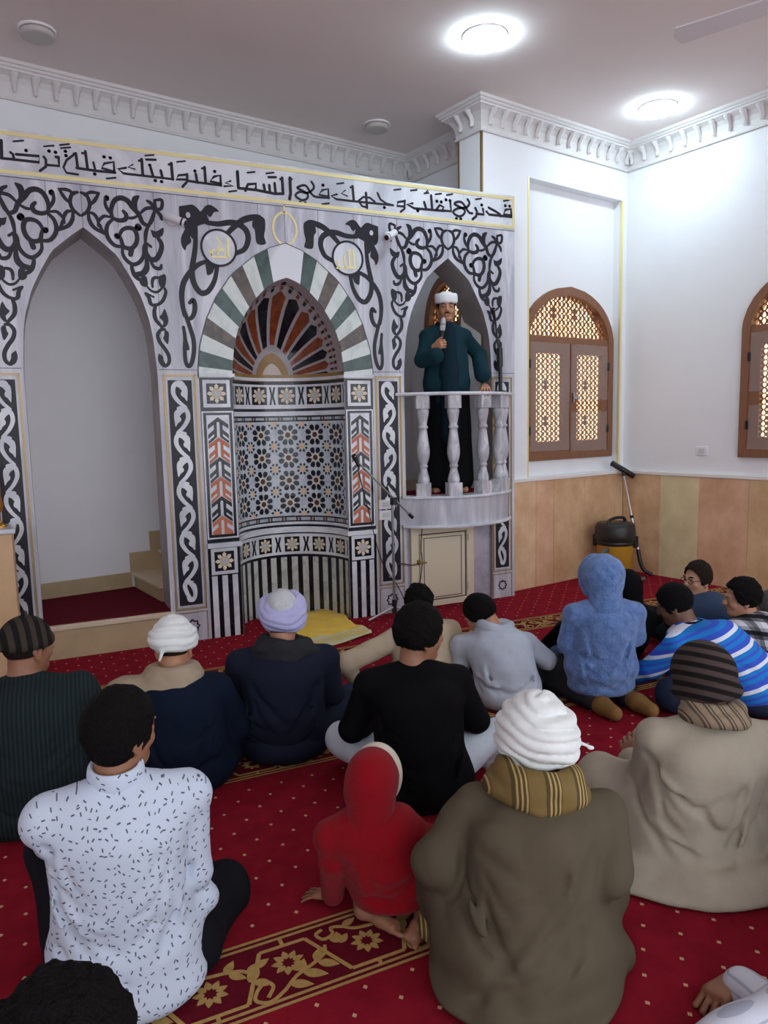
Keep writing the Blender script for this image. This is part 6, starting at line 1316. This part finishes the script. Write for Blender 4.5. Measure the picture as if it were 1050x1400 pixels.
# ---- 8 person in black behind the blue hoodie
F8 = Fig((3.30, -1.99), -12, at(858, 806, -1.80), hy=-30, hp=-25, sh=.18, pel=.13, slump=.04, size=.96)
F8.arm(-1, tuple(F8.w2l(*at(772, 862, -1.80))), tuple(F8.w2l(*at(748, 880, -1.70)))); F8.arm(1, (.28, .10, .28), (.2, .34, .14))
F8.body('person in black with hood up, mostly hidden behind the blue fleece hoodie', SK2)
F8.top('black_jacket', BLK, r=(1.1, 1.1, 1.1, 1.12), sleeve=(.070, .070, .05), wr=.004, seed=17)
f = Field(F8.H - .22, F8.H + .22, .008); f.ell(F8.hp_(0, -.02, .02), (.10, .118, .12), .02, '+', F8.HR); f.cone(F8.hp_(0, -.04, -.06), F8.neck + V3(0, -.03, -.03), .095, .10, .04); f.ell(F8.hp_(0, .11, -.02), (.072, .10, .095), .012, '-', F8.HR); field_obj(f, 'hood', BLK, F8.o)
F8.piece('jeans', JEANS, [('c', (-.1, .02, .11), tuple(F8.w2l(*at(766, 900, -1.88))), .12, .085, .08), ('c', (.1, .02, .11), (.34, .25, .10), .12, .075, .08), ('c', tuple(F8.w2l(*at(766, 905, -1.88))), (.05, .34, .07), .08, .06, .06), ('c', (.34, .25, .10), (-.05, .34, .07), .075, .06, .06)], wr=.004)
# ---- 9 boy with glasses looking back
F9 = Fig((4.10, -2.05), -30, at(953, 792, -2.04), hy=118, hp=-2, sh=.165, pel=.12, slump=.03, size=.93)
F9.arm(-1, (-.225, .06, .24), (-.12, .3, .14)); F9.arm(1, (.225, .06, .24), (.12, .3, .14))
F9.body('person with glasses in slate blue shirt looking back over the left shoulder', SK4)
F9.top('blue_shirt', BLUSH, r=(1.08, 1.08, 1.08, 1.08), sleeve=(.078, .068, .05), wr=.004, seed=19)
F9.piece('trousers', DKJ, [('c', (-.1, .08, .10), (-.32, .30, .11), .11, .08, .06), ('c', (.1, .08, .10), (.32, .30, .11), .11, .08, .06), ('e', (0, -.02, .09), (.19, .15, .1))], wr=.003)
F9.hair(HAIRG, .016, curl=.003, line=.002, top=.012, back=-.05); F9.eyes(); F9.glasses(BLKP).parent = F9.o
# ---- 10 boy in blue striped polo leaning to the left
F10 = Fig((*fpx(1030, 972)[:2],), 25, at(922, 826, -2.52), hy=2, hp=-24, hr=-4, sh=.185, pel=.14, slump=.06, size=.98)
F10.arm(-1, tuple(F10.S[-1] + V3(.0, .14, -.16)), tuple(F10.S[-1] + V3(.04, .30, -.26))); F10.arm(1, tuple(F10.S[1] + V3(.07, .02, -.22)), tuple(F10.S[1] + V3(.0, .26, -.30)))
_ax = F10.neck - F10.pel; _ax /= np.linalg.norm(_ax); STRIPE = pattern('striped_polo', [(0, (58, 92, 208)), (.26, (30, 130, 214)), (.46, (58, 92, 208)), (.60, (30, 130, 214)), (.80, (228, 236, 250))], tuple(_ax * .55 + V3(-.12, -.05, .62)), 10.0, off=.1)
F10.body('person in blue and white striped polo shirt leaning forward, short black hair', SK3)
F10.top('striped_polo', STRIPE, r=(1.08, 1.08, 1.06, 1.06), sleeve=(.074, .066, .06), wr=.004, seed=21, cuff=.4, extra=lambda f: f.ell((0, -.02, .14), (.20, .16, .12), .05))
F10.scarf(cloth('black_collar', (20, 22, 30)), .064, .020, 2, name='collar', seed=2, wr=0)
F10.piece('trousers', cloth('dark_blue_jeans', (38, 48, 70)), [('c', (-.1, .08, .11), (-.30, .34, .12), .12, .085, .06), ('c', (.1, .08, .11), (.32, .32, .11), .12, .08, .06), ('e', (0, -.03, .09), (.20, .16, .10)), ('c', (-.30, .34, .10), (.1, .42, .06), .08, .06, .06)], wr=.004)
F10.hair(HAIRB, .015, curl=.002, back=-.06)
# ---- 11 boy in plaid shirt
F11 = Fig((3.86, -2.62), 5, at(1014, 818, -2.56), hy=48, hp=-6, sh=.175, pel=.12, slump=.04, size=.93)
F11.arm(-1, (-.235, .06, .22), (-.12, .3, .14)); F11.arm(1, (.235, .06, .22), (.12, .3, .14))
F11.body('person with curly black hair in black and white plaid shirt at the right edge', SK2)
F11.top('plaid_shirt', PLAID, r=(1.12, 1.1, 1.1, 1.1), sleeve=(.068, .060, .05), wr=.003, seed=23)
F11.piece('trousers', DKJ2, [('c', (-.1, .08, .10), (-.32, .30, .11), .11, .08, .06), ('c', (.1, .08, .10), (.32, .30, .11), .11, .08, .06), ('e', (0, -.02, .09), (.19, .15, .1))])
F11.scarf(PLAID, .062, .018, 2, name='collar', seed=4, wr=0)
F11.hair(HAIRB, .022, curl=.006, line=.004, top=.008, back=-.05)
# ---- 12 person cut by the right edge
F12 = Fig((4.38, -2.62), -5, at(1056, 832, -2.58), hy=10, hp=-10, sh=.18, pel=.12, slump=.04, size=.95)
F12.arm(-1, (-.26, .12, .26), (-.1, .32, .16)); F12.arm(1, (.26, .12, .26), (.1, .32, .16))
F12.body('person with grey hair cut off by the right edge beside the plaid shirt', SK2)
F12.top('dark_sweater', cloth('charcoal_sweater', (42, 42, 46)), r=(1.1, 1.1, 1.1, 1.1), wr=.004, seed=25)
F12.piece('trousers', DKJ2, [('c', (-.1, .08, .10), (-.32, .30, .11), .11, .08, .06), ('c', (.1, .08, .10), (.32, .30, .11), .11, .08, .06), ('e', (0, -.02, .09), (.19, .15, .1))])
F12.hair(hairm('grey_hair', (96, 92, 90)), .012)
# ---- 13 man in beige-grey robe with striped knit cap, knee raised
F13 = Fig((2.06, -3.74), -32, at(960, 930, -3.76), hy=24, hp=-12, hr=-4, sh=.19, pel=.13, slump=.05)
K13 = F13.w2l(*at(822, 1062, -3.42)); E13 = F13.w2l(*at(876, 1112, -3.52)); 
F13.arm(-1, tuple(E13), tuple(F13.w2l(*at(868, 1040, -3.36)))); F13.arm(1, (.245, .0, .30), (.29, .06, .09)); F13.ext = [V3(*K13)]
F13.body('person in beige-grey robe and striped knit cap seated with one knee raised', SK1, hands=[((F13.joint[-1][1], (-.1, .6, .35), (-.6, -.2, .6), -1), dict(curl=.3)), ((F13.joint[1][1] + V3(0, .02, -.02), (.2, .9, -.2), (.2, 0, 1), 1), dict(curl=.2))], h=.006)
F13.top('robe', SANDR, r=(1.10, 1.08, 1.02, 1.02), sleeve=(.076, .078, .08), wr=.007, seed=27, cuff=.12, creases=[((-.17, -.10, .44), (.06, -.19, .22), .022), ((-.15, -.12, .40), (-.02, -.2, .12), .02), ((.18, -.09, .42), (.10, -.18, .16), .022), ((.0, -.2, .3), (.1, -.2, .1), .018)], extra=lambda f: add(f, [('e', (0, -.02, .10), (.24, .20, .13), .08), ('c', (-.06, .04, .14), tuple(K13), .17, .085, .08), ('c', tuple(K13), tuple(K13 * .8 + V3(.10, .14, -.30)), .085, .07, .06), ('c', tuple(K13 * .55 + V3(0, 0, -.02)), tuple(K13 * .4 + V3(-.06, -.02, -.14)), .12, .10, .1), ('c', (.1, .04, .10), (.34, .24, .09), .15, .10, .08), ('c', (-.34, -.06, .035), (0, -.24, .035), .05, .05, .06), ('c', (0, -.24, .035), (.34, -.16, .05), .05, .06, .06), ('c', (.34, -.16, .05), (.40, .05, .05), .06, .06, .06), ('c', (-.34, -.06, .035), (-.40, .16, .05), .05, .06, .06), ('e', (0, -.06, .02), (.38, .26, .05), .06)]))
F13.scarf(dz=.040, mat=pattern('beige_patterned_scarf', [(0, (150, 132, 110)), (.55, (92, 80, 66)), (.75, (150, 132, 110)), (.9, (60, 54, 46))], (1, .2, .5), 24), R0=.070, r=.026, n=3, seed=6, wr=.003)
F13.hair(HAIRB, .006, back=-.03); F13.cap(CAPB, .030, -.045, name='knit_cap', drop=.25)
# ---- 14 man in olive robe with white turban, right foreground
F14 = Fig((1.20, -3.93), -33, at(733, 1010, -3.86), hy=2, hp=-14, sh=.185, pel=.13, slump=.06)
F14.arm(-1, (-.235, -.0, .33), (-.24, .20, .16)); F14.arm(1, (.225, .0, .33), (.20, .26, .16))
F14.body('person in olive brown robe, white turban and checked scarf in right foreground', SK1)
F14.top('robe', OLIVE, r=(1.20, 1.10, 1.02, 1.02), sleeve=(.076, .082, .09), wr=.008, seed=29, creases=[((-.19, -.10, .46), (.02, -.2, .38), .02), ((-.20, -.1, .42), (-.06, -.22, .2), .024), ((.20, -.10, .44), (.10, -.2, .2), .024), ((.05, -.2, .32), (-.12, -.22, .08), .02), ((-.12, -.17, .56), (.13, -.17, .56), .016)], extra=lambda f: add(f, [('e', (0, -.05, .12), (.245, .20, .15), .08), ('c', (-.12, .03, .11), (-.24, .22, .12), .15, .11, .08), ('c', (.12, .03, .11), (.24, .22, .12), .15, .11, .08), ('c', (.18, -.04, .08), (.29, .04, .04), .08, .05, .06), ('e', (.0, -.08, .03), (.275, .22, .05), .06)]))
F14.piece('checked_bundle', OLK, [('c', (-.27, .12, .06), (-.22, .24, .10), .045, .05, .04), ('e', (-.275, .08, .05), (.05, .045, .045))], wr=.006)
F14.scarf(OLK, .096, .036, 3, seed=8, wr=.007, dz=.032)
F14.hair(HAIRG, .004, back=-.05); F14.turban(WTUR, .096, .031, .020, tilt=10, n=6, dome=.098, seed=4, pitch=4, tail=None, wr=.006, dz=.020)
F14.piece('turban_end', WTUR, [('c', tuple(F14.hp_(.115, -.03, .0)), tuple(F14.hp_(.15, -.035, -.012)), .006, .004, .004), ('e', tuple(F14.hp_(.155, -.035, -.016)), (.010, .008, .006), .003)], h=.003)
# ---- 15 small child in red hooded fleece
F15 = Fig((.965, -3.53), -24, at(510, 1068, -3.50), hy=-16, hp=-2, hr=4, sh=.125, pel=.135, slump=.01, size=.80, neck=None)
HND = F15.w2l(*onz(448, 1222, .025)); F15.arm(-1, tuple(V3(-.19, -.03, .21)), tuple(HND + V3(.02, -.03, .012))); F15.arm(1, (.17, .05, .22), (.15, .14, .12)); F15.ext = [V3(0, -.3, 0), V3(0.2, -.3, 0)]
def ft15(f):
    F15.foot(f, (-.10, -.03, .035), (.035, -.125, .022), (0, .1, -1), 1, .72); F15.foot(f, (.10, -.06, .04), (.045, -.185, .018), (.1, .2, -1), -1, .75)
    f.cone((-.10, .06, .06), (-.10, -.03, .035), .036, .028, .02); f.cone((.12, .06, .06), (.10, -.06, .045), .036, .028, .02)
F15.body('small person in red hooded fleece sitting on bare feet, left hand on the carpet', SK1, hands=[((HND + V3(.012, -.02, .008), (-.75, .35, -.12), (0, 0, 1), -1), dict(curl=.16, spread=.22, size=.66))], h=.0042, extra=ft15)
F15.top('red_fleece', REDH, r=(.98, 1.02, .98, .92), sleeve=(.062, .056, .050), wr=.003, seed=31, h=.006, cuff=.08, extra=lambda f: (f.ell((0, -.005, .12), (.148, .118, .08), .03), f.torus((0, -.005, .085), .112, .022, .02, None, .82)))
f = Field(F15.H - .2, F15.H + .2, .006); f.ell(F15.hp_(0, -.02, .012), np.array((.104, .118, .124)) * .86, .02, '+', F15.HR); f.cone(F15.hp_(0, -.04, -.05), F15.neck + V3(0, -.02, -.025), .076, .078, .03); f.ell(F15.hp_(0, .115, -.01), np.array((.078, .10, .10)) * .86, .008, '-', F15.HR); f.wrinkle(.003, (20, 20, 24), 3); field_obj(f, 'hood', REDH, F15.o)
f = Field(F15.H - .2, F15.H + .2, .005); f.torus(F15.hp_(0, .055, .004), .074, .014, .008, F15.HR @ rotm(0, 84, 0), 1.22, 1.6); field_obj(f, 'hood_trim', CREAM, F15.o)
F15.piece('dark_trousers', DKJ2, [('c', (-.06, .02, .09), (-.12, .22, .07), .07, .055, .04), ('c', (.06, .02, .09), (.16, .20, .07), .07, .055, .04)], wr=.002)
# ---- 16 youth in white shirt with dashes, left foreground
F16 = Fig((.13, -3.42), -4, at(166, 1000, -3.42), hy=-50, hp=-2, hr=2, sh=.185, pel=.13, slump=.04)
F16.arm(-1, (-.175, .10, .42), (-.16, .32, .36)); F16.arm(1, (.215, -.02, .30), (.21, .16, .17))
F16.body('person with black hair in white shirt printed with small dashes, left foreground', SK1, hands=[((F16.joint[1][1], (-.6, .7, -.1), (.3, .2, .9), 1), dict(curl=.4))], h=.006)
F16.top('printed_shirt', SHIRT, r=(1.10, 1.06, 1.02, 1.0), sleeve=(.066, .056, .050), wr=.006, seed=33, cuff=.06, creases=[((-.18, -.10, .50), (.0, -.17, .46), .016), ((.16, -.10, .40), (.08, -.18, .26), .018), ((.19, -.07, .34), (.10, -.17, .18), .018), ((.15, -.1, .2), (.0, -.2, .12), .018), ((-.16, -.1, .2), (.02, -.2, .10), .018), ((-.21, -.06, .56), (-.13, -.10, .50), .014)],
        extra=lambda f: (f.ell((.02, -.05, .12), (.205, .16, .14), .06), f.ell((.03, -.10, .04), (.20, .15, .07), .05), f.cone((.17, -.02, .17), (.235, .0, .19), .05, .045, .03)))
f = Field(F16.neck - .14, F16.neck + .14, .005); f.torus(F16.neck + V3(.0, -.004, .026), .068, .011, .006, rotm(0, 6, 0), 1.05, 3.0); field_obj(f, 'collar', SHIRT, F16.o)
KN = F16.w2l(*at(305, 1215, -3.22)); KL = F16.w2l(*at(48, 1150, -3.20))
F16.piece('black_jeans', DKJ2, [('c', (.1, .05, .11), tuple(KN), .13, .085, .06), ('c', tuple(KN), tuple(KN + V3(-.16, .10, -.16)), .08, .06, .05), ('c', (-.1, .05, .11), tuple(KL + V3(.05, 0, -.03)), .13, .075, .06), ('c', tuple(KL + V3(.05, 0, -.03)), tuple(KL + V3(.14, .1, -.22)), .075, .06, .05), ('c', tuple(KN + V3(-.02, 0, -.06)), (.20, -.02, .06), .07, .09, .05)], wr=.005, seed=3)
F16.hair(HAIRB, .021, curl=.0022, fade=1, line=.004, back=-.115, top=.004, side=.75)
# ---- 17 dark head in the lower left corner
F17 = Fig((-.04, -4.62), -6, at(84, 1468, -4.60), hy=-30, hp=-6, sh=.19, pel=.16, slump=.03)
F17.arm(-1, (-.28, .08, .40), (-.14, .3, .3)); F17.arm(1, (.28, .08, .40), (.14, .3, .3))
F17.body('person whose thick black hair alone shows in the lower left corner', SK1)
F17.top('brown_sweater', cloth('brown_sweater', (70, 60, 54)), wr=.004, seed=35)
F17.piece('trousers', DKJ2, [('c', (-.1, .04, .12), (-.28, .3, .12), .12, .09, .06), ('c', (.1, .04, .12), (.28, .3, .12), .12, .09, .06), ('e', (0, -.03, .10), (.2, .16, .1))])
F17.hair(HAIRB, .022, curl=.006, line=.0, top=.004, back=-.06)
# ---- 18 person at the lower right edge, hand on the carpet
F18 = Fig((2.42, -4.45), 20, (2.42, -4.30, .76), hy=20, hp=-20, sh=.19, pel=.16, slump=.04)
HD = F18.w2l(*onz(980, 1366, .03)); F18.arm(-1, tuple(F18.w2l(*onz(1085, 1405, .08))), tuple(HD + V3(.075, -.03, .012))); F18.arm(1, (.28, .1, .36), (.14, .3, .26))
F18.body('person at lower right edge showing only a white sleeve and a hand on carpet', SK1, hands=[((HD + V3(.075, -.02, .02), (-.95, .25, -.1), (.1, .2, 1), -1), dict(curl=.55, size=1.05))], h=.005)
F18.top('striped_robe', WSTR, sleeve=(.075, .075, .06), wr=.005, seed=37, cuff=.12)
F18.piece('robe_skirt', WSTR, [('c', (-.1, .02, .12), (-.30, .20, .10), .13, .09, .06), ('c', (.1, .02, .12), (.30, .28, .10), .13, .09, .06), ('e', (0, -.03, .10), (.22, .18, .12))], wr=.005)
F18.piece('robe_knee', WSTR, [('c', tuple(F18.w2l(*onz(965, 1440, .05))), tuple(F18.w2l(*onz(1075, 1392, .08))), .062, .08, .03)], wr=.005)
F18.hair(HAIRB, .014)
# ---- 19 preacher standing in the pulpit, microphone in the right hand
F19 = Fig((3.27, .06), 160, at(610, 422, .03), hy=-4, hp=-2, sh=.155, drop=.10, pel=.96, slump=.01, z0=PZ + .012)
F19.arm(1, tuple(F19.w2l(*at(577, 492, -.02))), tuple(F19.w2l(*at(598, 486, -.17)))); F19.arm(-1, tuple(F19.w2l(*at(654, 484, .06))), tuple(F19.w2l(*at(662, 521, -.15))))
MIC0, MIC1 = V3(*at(600, 496, -.165)), V3(*at(606.5, 434, -.115))
mdir = F19.R.T @ ((MIC1 - MIC0) / np.linalg.norm(MIC1 - MIC0)); GR = F19.w2l(*at(601, 463, -.16)); WR = F19.joint[1][1]
LH = F19.w2l(*at(664, 529, -.185)); F19.joint[-1] = (F19.joint[-1][0], F19.w2l(*at(661, 516, -.13)))
def lg19(f):
    for sg in (-1, 1): f.cone((sg * .09, 0, .88), (sg * .10, .02, .48), .085, .06, .03); f.cone((sg * .10, .02, .48), (sg * .10, -.02, .09), .058, .042, .02); F19.foot(f, (sg * .10, -.07, .035), (sg * .13, .17, .02), (0, .1, 1), -sg, 1.0, False)
hand_w = GR - mdir * .055 + V3(.025, -.03, 0)
F19.body('person standing in the pulpit in dark teal robe and white turban cap', SK2, legs=False, extra=lg19, h=.0055,
         hands=[((hand_w + V3(.012, -.012, -.015), V3(-.62, .62, .25), V3(.70, .70, .0), 1), dict(curl=1.05, size=.95, spread=.03, thumb=(.5, -.2))), ((LH + V3(0, -.05, .012), (.10, .9, -.30), (0, .3, 1), -1), dict(curl=.25, size=1.0))])
F19.top('teal_robe', TEAL, r=(1.08, 1.06, .92, .86), sleeve=(.064, .066, .070), wr=.005, f3=(14, 14, 4), seed=41, cuff=.10, extra=lambda f: (f.chain([((0, -.01, .92), (.195, .16, .16)), ((0, -.01, .80), (.20, .165, .12))], .06, 5)), creases=[((.0, .22, 1.30), (.0, .24, .2), .012)])
F19.piece('black_skirt', cloth('black_robe_skirt', (13, 14, 18)), [('e', (0, -.01, .90), (.18, .15, .1), .05), ('c', (-.06, -.01, .82), (-.07, 0, .12), .145, .165, .06), ('c', (.06, -.01, .82), (.07, 0, .12), .145, .165, .06)], wr=.007, f3=(18, 18, 2))
F19.piece('dark_tunic', DTEAL, [('c', tuple(F19.C[3] + V3(0, .07, .02)), (0, .125, 1.02), .07, .085, .03), ('c', (0, .125, 1.02), (0, .155, .5), .085, .08, .03)], wr=.003, floor=False)
F19.scarf(cloth('black_collar_band', (22, 30, 36)), .066, .020, 2, name='collar', seed=2, wr=0)
F19.hair(HAIRB, .006, back=-.05, line=.0)
f = Field(F19.H - .2, F19.H + .2, .005)
for z_, r_ in ((.062, .078), (.085, .079), (.105, .077)): f.torus(F19.hp_(0, -.012, z_), r_, .022, .012, F19.HR @ rotm(0, -4, 0), 1.18)
f.ell(F19.hp_(0, -.012, .09), (.082, .10, .055), .01, '+', F19.HR); f.wrinkle(.0012, (20, 20, 90), 2); field_obj(f, 'turban_cap', IMCAP, F19.o)
F19.eyes()
F19.piece('moustache', HAIRB, [('c', tuple(F19.hp_(-.024, .090, -.047)), tuple(F19.hp_(0, .100, -.041)), .004, .0055, .004), ('c', tuple(F19.hp_(.024, .090, -.047)), tuple(F19.hp_(0, .100, -.041)), .004, .0055, .004)], h=.003, floor=False)
microphone(tuple(MIC0), tuple(MIC1), GRILL, 'silver headed microphone held by the person in the pulpit', .024)
# ================================================================== CEILING LIGHTS, FAN
RIM = M('white_lamp_rim', srgb(236, 236, 236), .4); OFFL = M('unlit_diffuser', srgb(198, 194, 190), .5)
def ceiling_light(x, y, r, lit, label):
    t = thing('ceiling_light', (x, y, CEIL), label, 'ceiling light', 'round ceiling lights')
    mb = MB(); mb.lathe([(r + .012, 0), (r + .012, -.012), (r + .004, -.016), (r - .004, -.014)], (x, y, CEIL), 0, 40); mb.build('rim', RIM, t)
    mb = MB(); mb.lathe([(r - .003, -.02), (r - .003, -.05), (r * .8, -.054), (.002, -.056)], (x, y, CEIL), 0, 40); mb.build('diffuser', LED if lit else OFFL, t)
ceiling_light(3.10, -.83, .15, True, 'lit round ceiling light in front of the projecting white pier')
ceiling_light(5.19, -.40, .15, True, 'lit round ceiling light nearest the corner with the lattice window')
ceiling_light(.20, .295, .11, False, 'unlit round ceiling light above the doorway with the stairs')
ceiling_light(3.04, .89, .11, False, 'unlit round ceiling light beside the inner corner behind the marble screen')
